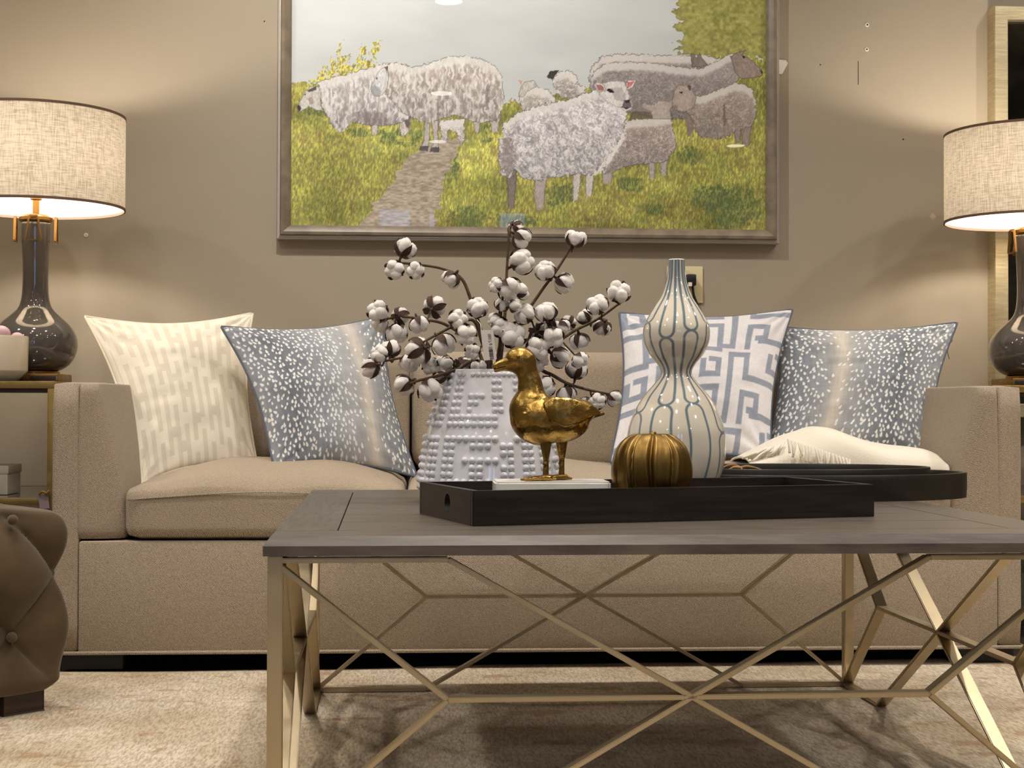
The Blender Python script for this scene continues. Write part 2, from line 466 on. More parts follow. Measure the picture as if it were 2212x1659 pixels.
spotlight(1.9, 2.5, 34, (1.1, 4.0, 0.5), 70, 0.9, 'small white ceiling spotlight aimed at the right end of the sofa', 0.05)
for x, y in ((-1.0, 1.75), (0.42, 1.75), (1.9, 1.75), (-0.85, 3.1), (0.42, 3.1), (1.7, 3.1)): downlight(x, y, E_NEAR if y > 2 or x == 0.42 else E_NEAR * 0.7, None, 1.75)

# ------------------------------------------------------------------ rug
def make_rug_mat():
    m, nt, b = new_mat('rug_pile'); N = nt.nodes.new; L = nt.links.new
    b.inputs['Roughness'].default_value = 0.95; b.inputs['Specular IOR Level'].default_value = 0.1; b.inputs['Sheen Weight'].default_value = 0.2
    tc = N('ShaderNodeTexCoord')
    def noise(scale, st, rot, det=5):
        mp = N('ShaderNodeMapping'); mp.inputs['Scale'].default_value = st; mp.inputs['Rotation'].default_value = (0, 0, rot)
        L(tc.outputs['Object'], mp.inputs['Vector'])
        n = N('ShaderNodeTexNoise'); n.inputs['Scale'].default_value = scale; n.inputs['Detail'].default_value = det
        L(mp.outputs[0], n.inputs['Vector']); return n
    fine = noise(60, (4, 0.8, 1), math.radians(28)); big = noise(3.0, (1, 1, 1), 0, 4)
    r1 = N('ShaderNodeValToRGB'); e = r1.color_ramp.elements
    e[0].position = 0.3; e[0].color = lc((162, 147, 124)); e[1].position = 0.62; e[1].color = lc((220, 207, 186))
    L(fine.outputs['Fac'], r1.inputs['Fac'])
    r2 = N('ShaderNodeValToRGB'); e = r2.color_ramp.elements
    e[0].position = 0.38; e[0].color = lc((225, 218, 205)); e[1].position = 0.62; e[1].color = (1, 1, 1, 1)
    L(big.outputs['Fac'], r2.inputs['Fac'])
    mx = N('ShaderNodeMix'); mx.data_type = 'RGBA'; mx.blend_type = 'MULTIPLY'; mx.inputs[0].default_value = 1.0
    L(r1.outputs[0], mx.inputs[6]); L(r2.outputs[0], mx.inputs[7])
    # worn rust coloured sprigs, broad in X as woven motifs
    mo = noise(7.0, (1.0, 1.6, 1), 0.15, 3); ms = noise(34, (1, 1, 1), 0, 3)
    a = N('ShaderNodeMath'); a.operation = 'MULTIPLY_ADD'; L(ms.outputs['Fac'], a.inputs[0]); a.inputs[1].default_value = 0.34; L(mo.outputs['Fac'], a.inputs[2])
    mr = N('ShaderNodeMapRange'); mr.inputs['From Min'].default_value = 0.765; mr.inputs['From Max'].default_value = 0.83; L(a.outputs[0], mr.inputs['Value'])
    m2 = N('ShaderNodeMath'); m2.operation = 'MULTIPLY'; m2.inputs[1].default_value = 0.55; L(mr.outputs[0], m2.inputs[0])
    mx2 = N('ShaderNodeMix'); mx2.data_type = 'RGBA'; L(m2.outputs[0], mx2.inputs[0]); L(mx.outputs[2], mx2.inputs[6]); mx2.inputs[7].default_value = lc((150, 112, 76))
    L(mx2.outputs[2], b.inputs['Base Color'])
    bp = N('ShaderNodeBump'); bp.inputs['Strength'].default_value = 0.5; bp.inputs['Distance'].default_value = 0.003
    L(fine.outputs['Fac'], bp.inputs['Height']); L(bp.outputs[0], b.inputs['Normal'])
    return m
M_rug = make_rug_mat()
def rug():
    n = 140; xs = np.linspace(-2.4, 3.1, n); ys = np.linspace(0.2, 3.70, 60)
    Xg, Yg = np.meshgrid(xs, ys); Yg = Yg + (Yg / 3.74) * (0.05 * (Xg - 0.3) + 0.012 * np.sin(Xg * 5.3) + 0.006 * np.sin(Xg * 13))
    z = np.full_like(Xg, 0.010)
    edge = np.minimum(np.minimum(Xg + 2.4, 3.1 - Xg), np.minimum(Yg - Yg[0], Yg[-1] - Yg))
    z = z * np.clip(edge / 0.012, 0.12, 1) ** 0.5
    P = np.stack([Xg, Yg, z], -1)
    o = grid_mesh('rug', P, None, M_rug)
    tag(o, 'large beige rug with faded rust-brown sprigs under the coffee table', 'rug')
rug()

# ------------------------------------------------------------------ sofa
SX0, SX1, SY0, SY1 = -0.851, 1.468, 3.62, 4.60
SEAT_X0, SEAT_X1 = -0.686, 1.300
sofa = root('sofa', (0.31, 4.1, 0), 'long beige woven three-seat sofa with squared arms and black block feet', 'sofa')
def soft_box(name, lo, hi, r, m, parent, n=22, crown=0.0, fn=None):
    lo = np.array(lo); hi = np.array(hi); c = (lo + hi) / 2; h = (hi - lo) / 2
    V, U, Q = rounded_grid(h, r, n)
    if crown:
        g = np.clip(1 - (V[:, 0] / h[0]) ** 2, 0, 1) ** 0.75 * np.clip(1 - (V[:, 1] / h[1]) ** 2, 0, 1) ** 0.7
        V[:, 2] += np.where(V[:, 2] > 0, crown * g, 0)
    V = V + c
    if fn: V = fn(V)
    return weld(name, V, Q, m, parent)
front = box('front_rail', (-0.785, SY0, 0.052), (1.405, SY0 + 0.05, 0.312), M_sofa, sofa, 0.006)
box('deck', (-0.785, SY0 + 0.05, 0.08), (1.405, SY1 - 0.16, 0.306), M_sofa, sofa)
for sgn, (xa, xb) in ((-1, (SX0, -0.7816)), (1, (1.401, SX1))):
    arm = soft_box('arm', (xa, SY0, 0.052), (xb, SY1, 0.684), 0.016, M_sofa, sofa, 14)
    # padded inner face of the arm: thin at the top, full at the seat
    def pad(V, s=sgn):
        V = V.copy(); t = np.clip((V[:, 2] - 0.312) / 0.36, 0, 1)
        ed = -0.7816 if s < 0 else 1.401
        wdt = 0.066 * (1 - t ** 1.6) + 0.040
        rel = -s * (V[:, 0] - ed) / 0.107
        V[:, 0] = ed - s * rel * wdt
        # the front edge sweeps in towards the seat
        V[:, 1] += np.where(V[:, 1] < SY0 + 0.10, 0.030 * np.clip(rel, 0, 1) ** 2, 0)
        return V
    xa2, xb2 = (-0.7976, -0.6746) if sgn < 0 else (1.294, 1.417)
    soft_box('inner_pad', (xa2, SY0 + 0.001, 0.312), (xb2, SY1 - 0.2, 0.683), 0.018, M_sofa, arm, 24, fn=pad)
wseat = (SEAT_X1 - SEAT_X0) / 3
for k in range(3):
    a = SEAT_X0 + k * wseat + 0.002; b_ = a + wseat - 0.004
    def dome(V, a=a, b_=b_):
        V = V.copy(); cx = (a + b_) / 2
        V[:, 2] += 0.004 * np.sin(V[:, 0] * 23 + k) * (V[:, 2] > 0.4)
        return V
    cu = soft_box('seat_cushion', (a, SY0 - 0.006, 0.313), (b_, SY1 - 0.22, 0.440), 0.032, M_sofa, sofa, 26, crown=0.058, fn=dome)
    tube('seam', catmull([(a + .012, SY0 - .0068, 0.409), (a + .2, SY0 - .0075, 0.422), ((a + b_) / 2, SY0 - .0075, 0.426), (b_ - .2, SY0 - .0075, 0.422), (b_ - .012, SY0 - .0068, 0.409)], 6), 0.0016, M_sofa, cu, 6)
bw = (1.394 + 0.775) / 3
for k in range(3):
    a = -0.70 + k * 0.684 + 0.003; b_ = a + 0.678
    def lean(V):
        V = V.copy(); t = (V[:, 2] - 0.45) / 0.34
        V[:, 1] += 0.05 * t; return V
    soft_box('back_cushion', (a, 4.22, 0.452), (b_, 4.42, 0.784), 0.05, M_sofa, sofa, 18, fn=lean)
soft_box('back_frame', (-0.7816, 4.44, 0.1), (1.401, SY1, 0.745), 0.02, M_sofa, sofa, 12)
tube('piping', [(SX0 - .001, SY0 + .4, 0.052), (SX0 - .001, SY0 - .002, 0.052), (SX1 + .001, SY0 - .002, 0.052), (SX1 + .001, SY0 + .4, 0.052)], 0.0045, M_sofa, sofa, 8)
for xa, xb in ((-0.835, -0.684), (1.30, 1.452)):
    for ya, yb in ((SY0 + 0.02, SY0 + 0.12), (SY1 - 0.14, SY1 - 0.04)):
        box('foot', (xa, ya, 0.0105 if ya < 4 else 0.0), (xb, yb, 0.056), M_sofa_dark, sofa, 0.003)

# ------------------------------------------------------------------ pillows
def pillow(name, corners, T, k, front_mat, back_mat, colfn, label, n=250, seed=1, pipe=None, wr=0.006, tagcord=None):
    """corners TL,TR,BR,BL in world; colfn(u,v)->srgb, u,v in 0..1 (v down)"""
    TL, TR, BR, BL = [np.array(c) for c in corners]
    ctr = (TL + TR + BR + BL) / 4
    nrm = np.cross((BL - TL) + (BR - TR), (TR - TL) + (BR - BL)); nrm /= np.linalg.norm(nrm)
    if nrm[1] > 0: nrm = -nrm
    low = min(BL[2], BR[2])
    r = root(name, (ctr[0], ctr[1], low), label, 'pillow', 'throw pillows on the sofa')
    def surf(n, side):
        t = np.linspace(-1, 1, n); u, v = np.meshgrid(t, t)
        ku = 1 - k * (1 - v ** 2) ** 1.2; kv = 1 - k * (1 - u ** 2) ** 1.2
        uu_ = u * ku; vv_ = v * kv
        a = (uu_ + 1) / 2; b = (vv_ + 1) / 2
        P = (TL * ((1 - a) * (1 - b))[..., None] + TR * (a * (1 - b))[..., None] + BR * (a * b)[..., None] + BL * ((1 - a) * b)[..., None])
        g = np.clip((1 - u ** 2) * (1 - v ** 2), 0, 1)
        th = T * (g ** 0.5 * 0.62 + g * 0.38)
        wv_ = (fbm(u * 1.6 + seed * 9.1, v * 2.4, seed, 3) - 0.5) * wr * 4 * g ** 0.4
        # gathers running out of the corners
        for (cu, cv) in ((-1, -1), (1, -1), (1, 1), (-1, 1)):
            du = u - cu; dv = v - cv; rad = np.sqrt(du ** 2 + dv ** 2); ang = np.arctan2(dv, du)
            wv_ += wr * 0.8 * np.sin(ang * 13 + seed + cu * 2 + cv) * np.exp(-(rad / 0.55) ** 2) * np.clip(rad / 0.25, 0, 1) * g ** 0.3
        P = P + nrm * ((th + wv_ * (g > 0)) * side)[..., None]
        return P, u, v
    P, u, v = surf(n, 1)
    col = colfn((u + 1) / 2, (v + 1) / 2)
    fr = grid_mesh('front_panel', P, col, front_mat, r, flip=True)
    Pb, _, _ = surf(60, -1)
    grid_mesh('back_panel', Pb, None, back_mat, r)
    rim = np.concatenate([P[0, :-1], P[:-1, -1], P[-1, :0:-1], P[:0:-1, 0]])[::5]
    if pipe is not None:
        tube('piping', [Vector(p) for p in rim], 0.0035, pipe, r, 8, closed=True)
    if tagcord is not None:
        tube('tag_cord', catmull(tagcord, 6), 0.0012, M_trim, r, 6)
    return r

def dots_col(stripe, dark_l, dark_r, seed, aspect=1.0):
    rg = np.random.default_rng(seed)
    pts = []
    step = 0.0335
    for j in range(int(1 / step) + 2):
        for i in range(int(1 / step) + 2):
            x = (i + 0.5 * (j % 2) + rg.uniform(-.34, .34)) * step; y = (j + rg.uniform(-.34, .34)) * step
            s = abs(x - stripe)
            keep = np.clip((s - 0.025) / 0.16, 0, 1)
            if rg.uniform() < 0.10 + 0.85 * keep: pts.append((x, y, rg.uniform(.75, 1.2), rg.normal(0, .35), s))
    def fn(u, v):
        uw = u + 0.02 * np.sin(v * 5 + seed)
        d = np.minimum(np.abs(uw - dark_l), np.abs(uw - dark_r))
        t = np.clip(d / 0.42, 0, 1) ** 0.8
        base = np.array((110, 115, 125)) * (1 - t[..., None]) + np.array((172, 176, 182)) * t[..., None]
        s = np.exp(-((uw - stripe) / 0.045) ** 2)[..., None]
        s2 = np.exp(-((uw - stripe) / 0.14) ** 2)[..., None]
        base = base * (1 - 0.5 * s2) + np.array((176, 172, 168)) * 0.5 * s2
        base = base * (1 - 0.85 * s) + np.array((212, 203, 190)) * 0.85 * s
        base = base + ((fbm(u * 90, v * 14, 5, 2) - .5) * 18)[..., None] + ((fbm(u * 14, v * 90, 8, 2) - .5) * 10)[..., None]
        n = u.shape[0]; m = np.zeros(u.shape)
        for (x, y, k, a, s_) in pts:
            w_ = 0.0063 * k; h_ = 0.0125 * k
            i0 = max(int((x - .03) * n), 0); i1 = min(int((x + .03) * n) + 2, n); j0 = max(int((y - .03) * n), 0); j1 = min(int((y + .03) * n) + 2, n)
            if i1 <= i0 or j1 <= j0: continue
            lean_ = a + 0.5 * np.sign(x - stripe) * np.clip(1 - s_ / .3, 0, 1)
            dx = u[j0:j1, i0:i1] - x; dy = v[j0:j1, i0:i1] - y
            ca, sa = math.cos(lean_), math.sin(lean_)
            p = dx * ca + dy * sa; q = -dx * sa + dy * ca
            wq = w_ * (1 + 0.5 * q / h_)
            dd = (p / np.maximum(wq, 1e-4)) ** 2 + (q / h_) ** 2
            m[j0:j1, i0:i1] = np.maximum(m[j0:j1, i0:i1], np.clip((1.35 - dd) * 2.2, 0, 1))
        return base * (1 - m[..., None]) + np.array((232, 231, 228)) * m[..., None]
    return fn

def seg_mask(x, y, segs, hw):
    m = np.zeros(x.shape)
    for (x0, y0, x1, y1) in segs:
        lo = (min(x0, x1) - hw, min(y0, y1) - hw); hi = (max(x0, x1) + hw, max(y0, y1) + hw)
        d = np.maximum(np.maximum(lo[0] - x, x - hi[0]), np.maximum(lo[1] - y, y - hi[1]))
        m = np.maximum(m, np.clip(0.5 - d / 0.08, 0, 1))
    return m
# running key fret: one tile, stepped down by one unit per column
def _path(P): return [(*P[i], *P[i + 1]) for i in range(len(P) - 1)]
FRET = (_path([(0, 3.2), (1.9, 3.2), (1.9, 5.6), (3.0, 5.6), (3.0, 0), (4.4, 0), (4.4, 2.2), (6, 2.2)]) +
        _path([(0.55, 0.9), (0.55, 2.1), (1.9, 2.1), (1.9, 0.7), (1.25, 0.7)]) + _path([(4.3, 5.6), (4.3, 3.5), (5.7, 3.5), (5.7, 4.7), (5.1, 4.7)]) +
        _path([(-0.6, -0.4), (1.9, -0.4)]))
def fret_col(u, v):
    c = 12.6; x = u * c * 1.04 + 0.3; y = v * c + 0.6
    base = np.empty(u.shape + (3,)); base[:] = (222, 219, 221)
    m = np.zeros(u.shape)
    for i in range(-1, 4):
        for j in range(-2, 5):
            ox, oy = i * 6, j * 6.4 - i * 1.0
            if -8 < ox < 17 and -8 < oy < 17: m = np.maximum(m, seg_mask(x - ox, y - oy, FRET, 0.235))
    er = np.clip((m - 0.5) * 20, 0, 1)
    line = np.array((146, 153, 168)); dark = np.array((118, 126, 142))
    edge = np.clip(m, 0, 1) * (1 - np.clip((m - .55) * 3, 0, 1))
    tex = ((fbm(u * 120, v * 120, 3, 2) - .5) * 14)[..., None]
    col = base * (1 - m[..., None]) + line * m[..., None]
    col = col * (1 - 0.6 * edge[..., None]) + dark * 0.6 * edge[..., None]
    return col + tex
def cream_col(u, v):
    x = u * 29; y = v * 15
    col_i = np.floor(x / 2); base = np.array((232, 224, 207)); alt = np.array((216, 207, 189))
    # long upright bars broken by short cross links
    ph = hash2(col_i, np.zeros_like(col_i), 4) * 6
    inside = (np.mod(x, 2) < 1.05)
    brk = np.mod(y + ph, 6.0) < 0.9
    link_ = (np.mod(x, 2) >= 1.05) & (np.mod(y + ph + 2.1, 6.0) < 0.8) & (hash2(col_i, np.floor((y + ph + 2.1) / 6), 9) > 0.35)
    m = ((inside & ~brk) | link_).astype(float)
    m[(u > 0.93) | (u < 0.03)] = 0
    return base * (1 - m[..., None]) + alt * m[..., None] + ((fbm(u * 160, v * 160, 3, 2) - .5) * 8)[..., None]

M_pillow = col_mat('printed_linen'); M_pback = mat('natural_linen', (226, 214, 192), 0.9, bump=0.2, scale=500)
M_pipe_blue = mat('slate_piping', (88, 96, 112), 0.85)
pillow('throw_pillow', (at(183, 684, 4.19), at(546, 677, 4.30), at(556, 1012, 4.02), at(303, 1046, 3.88)), 0.075, 0.125, M_pillow, M_pback, cream_col,
       'cream pillow with tone-on-tone fret pattern at the left end of the sofa', seed=2, pipe=M_pback)
pillow('throw_pillow', (at(478, 706, 4.06), at(828, 684, 4.20), at(900, 1030, 3.98), at(592, 1010, 3.86)), 0.082, 0.115, M_pillow, M_pback,
       dots_col(0.74, 0.20, 1.02, 3), 'blue-grey fawn-spot pillow overlapping the cream pillow', n=330, seed=3, pipe=M_pipe_blue)
pillow('throw_pillow', (at(1338, 676, 4.14), at(1712, 669, 4.20), at(1664, 992, 3.93), at(1318, 1000, 3.90)), 0.080, 0.10, M_pillow, M_pback, fret_col,
       'white pillow with blue-grey fret maze behind the tall gourd vase', n=300, seed=5, pipe=M_pipe_blue, wr=0.009)
pillow('throw_pillow', (at(1672, 706, 4.22), at(2068, 697, 4.16), at(2008, 1000, 3.95), at(1652, 1000, 4.00)), 0.085, 0.10, M_pillow, M_pback,
       dots_col(0.36, 0.02, 0.74, 9), 'blue-grey fawn-spot pillow beside the right sofa arm', n=330, seed=8, pipe=M_pipe_blue, wr=0.008,
       tagcord=[at(2058, 735, 4.16), at(2050, 745, 4.15), at(2047, 760, 4.14), at(2051, 776, 4.14)])

# ------------------------------------------------------------------ coffee table
TW, TD = 1.200, 1.198
TFX, TFY, TROT = 0.3935, 2.159, math.radians(1.1)
Z_TOP, Z_FR = 0.446, 0.419
def tb(x, y, z):
    c, s = math.cos(TROT), math.sin(TROT)
    return Vector((TFX + x * c - y * s, TFY + x * s + y * c, z))
tcen = tb(0, TD / 2, 0)
table = root('coffee_table', (tcen.x, tcen.y, 0), 'square coffee table with grey-washed oak top on an open champagne-gold metal lattice base', 'table')
def plank(name, x0, x1, y0, y1, m, bev_sides=(), parent=table):
    """board of the top; listed sides are outer edges and get the wide chamfer"""
    ch = 0.010; zm = Z_TOP - 0.013
    g = 0.0006
    X0, X1, Y0, Y1 = x0 + (0 if 'l' in bev_sides else g), x1 - (0 if 'r' in bev_sides else g), y0 + (0 if 'f' in bev_sides else g), y1 - (0 if 'b' in bev_sides else g)
    a = ch if 'l' in bev_sides else 0.0005; b = ch if 'r' in bev_sides else 0.0005
    c = ch if 'f' in bev_sides else 0.0005; d = ch if 'b' in bev_sides else 0.0005
    V = []
    for z, (i, j, k, l) in ((Z_FR, (0, 0, 0, 0)), (zm, (0, 0, 0, 0)), (Z_TOP, (a, b, c, d))):
        V += [tb(X0 + i, Y0 + k, z), tb(X1 - j, Y0 + k, z), tb(X1 - j, Y1 - l, z), tb(X0 + i, Y1 - l, z)]
    Fc = [(3, 2, 1, 0), (8, 9, 10, 11)]
    for s in (0, 4):
        for k in range(4): Fc.append((s + k, s + (k + 1) % 4, s + 4 + (k + 1) % 4, s + 4 + k))
    return obj(name, V, Fc, m, parent, False)
hx = TW / 2 + 0.006
plank('front_board', -hx, hx, -0.006, 0.10, M_top, 'lrf')
plank('back_board', -hx, hx, TD - 0.10, TD + 0.02, M_top, 'lrb')
plank('end_board', -hx, -hx + 0.10, 0.10, TD - 0.10, M_top2, 'l')
plank('end_board', hx - 0.10, hx, 0.10, TD - 0.10, M_top2, 'r')
nb = 6; yy = np.linspace(0.10, TD - 0.10, nb + 1)
for i in range(nb): plank('top_plank', -hx + 0.10, hx - 0.10, yy[i], yy[i + 1], M_top)

def strip(name, p, q, nrm, t, depth, parent=table, m=M_gold):
    """flat bar from p to q, t thick in the panel's plane, going `depth` along nrm (into the table)"""
    p = Vector(p); q = Vector(q); d = (q - p).normalized(); s = d.cross(nrm).normalized() * (t / 2); n = nrm.normalized() * depth
    V = [p + s, p - s, q - s, q + s]; V = V + [v + n for v in V]
    bm = bmesh.new(); vs = [bm.verts.new(v) for v in V]
    for f in ((0, 1, 2, 3), (7, 6, 5, 4), (0, 4, 5, 1), (1, 5, 6, 2), (2, 6, 7, 3), (3, 7, 4, 0)): bm.faces.new([vs[i] for i in f])
    bmesh.ops.recalc_face_normals(bm, faces=bm.faces)
    bmesh.ops.bevel(bm, geom=list(bm.edges), offset=0.0014, segments=2, affect='EDGES')
    return auto_smooth(bm_obj(name, bm, m, parent))
LEGW = 0.021; DEP = 0.024; BT = 0.0072
for (sx, y0) in ((-1, 0), (1, 0), (-1, 1), (1, 1)):
    xa, xb = (-TW / 2, -TW / 2 + LEGW) if sx < 0 else (TW / 2 - LEGW, TW / 2)
    ya, yb = (0, DEP) if y0 == 0 else (TD - DEP, TD)
    bm = bmesh.new(); bmesh.ops.create_cube(bm, size=1)
    for v in bm.verts: v.co = tb((xa + xb) / 2 + v.co.x * (xb - xa), (ya + yb) / 2 + v.co.y * (yb - ya), (0.011 + Z_FR) / 2 + v.co.z * (Z_FR - 0.011))
    bmesh.ops.bevel(bm, geom=list(bm.edges), offset=0.0015, segments=2, affect='EDGES')
    auto_smooth(bm_obj('leg', bm, M_gold, table))
def lattice(o, ax, L, nrm):
    """one face of the base: o = leg-to-leg start (x,y), ax = direction along the face"""
    zt, zb = Z_FR - 0.007, 0.011 + BT / 2; zm = (Z_FR + 0.011) / 2
    def P(u, z): return tb(o[0] + ax[0] * u * L, o[1] + ax[1] * u * L, z)
    n = tb(nrm[0], nrm[1], 0) - tb(0, 0, 0)
    a = 0.21; e = 0.012
    S = [((e, zt), (a, zt)), ((1 - a, zt), (1 - e, zt)), ((a, zt), (.5, zm)), ((.5, zm), (1 - a, zt)), ((e, zt - .006), (a, zm)), ((a, zm), (e, zb)),
         ((a, zm), (.5, zm)), ((.5, zm), (1 - a, zm)), ((1 - e, zt - .006), (1 - a, zm)), ((1 - a, zm), (1 - e, zb)), ((e, zb), (a, zb)), ((1 - a, zb), (1 - e, zb)),
         ((a, zb), (.5, zm)), ((.5, zm), (1 - a, zb))]
    for (p, q) in S: strip('lattice_bar', P(*p), P(*q), n, BT, DEP)
lattice((-TW / 2, 0.001), (1, 0), TW, (0, 1)); lattice((-TW / 2, TD - 0.001), (1, 0), TW, (0, -1))
lattice((-TW / 2 + 0.001, 0), (0, 1), TD, (1, 0)); lattice((TW / 2 - 0.001, 0), (0, 1), TD, (-1, 0))

# ------------------------------------------------------------------ trays
def rect_tray():
    A = Vector((0.086, 2.324, 0)); B = Vector((0.766, 2.518, 0)); A.z = B.z = Z_TOP
    ang = math.atan2(B.y - A.y, B.x - A.x); L = (B - A).length; W = 0.293; H = 0.054; t = 0.011
    c, s = math.cos(ang), math.sin(ang)
    def T(x, y, z): return Vector((A.x + x * c - y * s, A.y + x * s + y * c, Z_TOP + z))
    r = root('serving_tray', T(L / 2, W / 2, 0), 'rectangular dark espresso wood tray with round handle holes', 'tray')
    def bx(name, x0, x1, y0, y1, z0, z1, parent=r, bev=0.0012):
        bm = bmesh.new(); bmesh.ops.create_cube(bm, size=1)
        for v in bm.verts: v.co = T((x0 + x1) / 2 + v.co.x * (x1 - x0), (y0 + y1) / 2 + v.co.y * (y1 - y0), (z0 + z1) / 2 + v.co.z * (z1 - z0))
        bmesh.ops.bevel(bm, geom=list(bm.edges), offset=bev, segments=2, affect='EDGES')
        return auto_smooth(bm_obj(name, bm, M_tray, parent))
    bx('long_side', 0, L, 0, t, 0, H); bx('long_side', 0, L, W - t, W, 0, H)
    bx('base', t, L - t, t, W - t, 0.001, 0.008)
    for x0 in (0, L - t):
        # short side with a round hand hole: ring of quads between hole and outline
        n = 40; R = 0.0155; cy = W / 2 if x0 > 0 else W * 0.45; cz = H * 0.50
        ring = [(cy + R * math.cos(2 * math.pi * k / n), cz + R * math.sin(2 * math.pi * k / n)) for k in range(n)]
        out = []
        for k in range(n):
            a = 2 * math.pi * k / n; dx, dz = math.cos(a), math.sin(a)
            kk = min(((W - t - cy) / dx if dx > 1e-6 else 1e9), ((cy - t) / -dx if dx < -1e-6 else 1e9), ((H - cz) / dz if dz > 1e-6 else 1e9), (cz / -dz if dz < -1e-6 else 1e9))
            out.append((cy + dx * kk, cz + dz * kk))
        # snap the nearest outline points to the corners
        for (qy, qz) in ((t, 0), (W - t, 0), (W - t, H), (t, H)):
            i = min(range(n), key=lambda i: (out[i][0] - qy) ** 2 + (out[i][1] - qz) ** 2); out[i] = (qy, qz)
        V = []; Fc = []
        for xx in (x0, x0 + t):
            V += [T(xx, a, b) for a, b in ring] + [T(xx, a, b) for a, b in out]
        for k in range(n):
            k2 = (k + 1) % n
            Fc += [(k, n + k, n + k2, k2)[::-1], (2 * n + k, 3 * n + k, 3 * n + k2, 2 * n + k2), (k, k2, 2 * n + k2, 2 * n + k), (n + k, 3 * n + k, 3 * n + k2, n + k2)]
        auto_smooth(obj('short_side', V, Fc, M_tray, r, False), 30)
    return T, L, W
TR_, TRL, TRW = rect_tray()

def oval_tray(name, c, rx, ry, z, H, t, label, slots=True):
    r = root(name, (c[0], c[1], z), label, 'tray', 'round charcoal trays')
    n = 128
    # flat floor
    v = []; f = []
    for zz in (0.0008, 0.006):
        for k in range(n):
            a = 2 * math.pi * k / n; v.append((c[0] + (rx - t) * math.cos(a), c[1] + (ry - t) * math.sin(a), z + zz))
    f = [tuple(range(n - 1, -1, -1)), tuple(range(n, 2 * n))] + [(k, (k + 1) % n, n + (k + 1) % n, n + k) for k in range(n)]
    auto_smooth(obj('base', v, f, M_tray2, r, False), 30)
    # rim wall, with two cut slots for the hands
    zs = [0, H * 0.42, H * 0.72, H - 0.0015, H]
    V = []; Fc = []; idx = {}
    def vid(k, j, o_):
        key = (k % n, j, o_)
        if key not in idx:
            a = 2 * math.pi * k / n; ins = t if o_ else 0.0
            if j in (0, 4): ins += 0.001 * (1 if not o_ else -1)
            idx[key] = len(V); V.append((c[0] + (rx - ins) * math.cos(a), c[1] + (ry - ins) * math.sin(a), z + zs[j]))
        return idx[key]
    def open_(k, j):
        if not slots or j != 1: return False
        a = (360 * ((k % n) + .5) / n)
        return min(abs(a - 72), abs(a - 252)) < 9
    for k in range(n):
        for j in range(4):
            if open_(k, j): continue
            Fc.append((vid(k, j, 0), vid(k + 1, j, 0), vid(k + 1, j + 1, 0), vid(k, j + 1, 0)))
            Fc.append((vid(k, j, 1), vid(k, j + 1, 1), vid(k + 1, j + 1, 1), vid(k + 1, j, 1)))
            for dj, jj in ((-1, j), (1, j + 1)):
                if not (0 <= j + dj <= 3) or open_(k, j + dj):
                    q = (vid(k, jj, 0), vid(k + 1, jj, 0), vid(k + 1, jj, 1), vid(k, jj, 1)); Fc.append(q if dj > 0 else q[::-1])
            for dk, kk in ((-1, k), (1, k + 1)):
                if open_(k + dk, j):
                    q = (vid(kk, j, 0), vid(kk, j + 1, 0), vid(kk, j + 1, 1), vid(kk, j, 1)); Fc.append(q if dk < 0 else q[::-1])
    auto_smooth(obj('rim', V, Fc, M_tray2, r, False), 35)
    return r
oval_tray('round_tray', (0.789, 3.11), 0.345, 0.200, Z_TOP, 0.051, 0.009, 'larger dark round tray resting on the coffee table')
oval_tray('round_tray', (0.767, 3.11), 0.292, 0.165, Z_TOP + 0.0065, 0.0548, 0.008, 'smaller dark round tray with hand slots nested in the larger one')

# bundle of dried reeds tied with a raffia bow, lying in the small tray
M_reed = mat('dried_reed', (176, 138, 84), 0.7, col2=(138, 100, 56), scale=40, stretch=(1, 1, 8))
def reeds():
    b0 = at(1490, 1022, 3.06); b1 = at(1640, 1017, 3.07)
    r = root('reed_bundle', (b0.x + 0.06, b0.y, Z_TOP + 0.014), 'small bundle of dried tan reeds tied with a raffia bow in the nested tray', 'reeds')
    for k in range(15):
        dy = (k % 3 - 1) * 0.009; dz = (k // 3) * 0.008
        z0 = Z_TOP + 0.0172 + dz
        tube('reed', [(b0.x + k * .002, b0.y + dy, z0), (b1.x - 0.02 - (k % 4) * .006, b1.y + dy, z0 + 0.001)], 0.004, M_reed, r, 8)
    kx = at(1600, 1011, 3.04)
    for P in ([(0, 0, 0), (-.014, -.004, .006), (-.030, -.004, .004), (-.040, -.004, -.004)], [(0, 0, 0), (-.016, -.006, .001), (-.034, -.006, -.010), (-.042, -.006, -.018)],
              [(0, 0, 0), (.012, -.004, .003), (.03, -.004, .000), (.042, -.004, -.004)], [(0, 0, 0), (.003, -.008, -.006), (.001, -.010, -.016), (-.002, -.010, -.022)]):
        PP = catmull([kx + Vector(p) for p in P], 5)
        V = []
        for i, p in enumerate(PP):
            wv_ = 0.0035 * (1 - 0.5 * i / len(PP)); V += [p + Vector((0, 0, wv_)), p - Vector((0, 0, wv_)), p + Vector((0, 0.0008, wv_)), p + Vector((0, 0.0008, -wv_))]
        Fc = []
        for i in range(len(PP) - 1):
            a = i * 4; Fc += [(a, a + 1, a + 5, a + 4), (a + 2, a + 6, a + 7, a + 3), (a, a + 4, a + 6, a + 2), (a + 1, a + 3, a + 7, a + 5)]
        obj('raffia_ribbon', V, Fc, M_reed, r)
reeds()

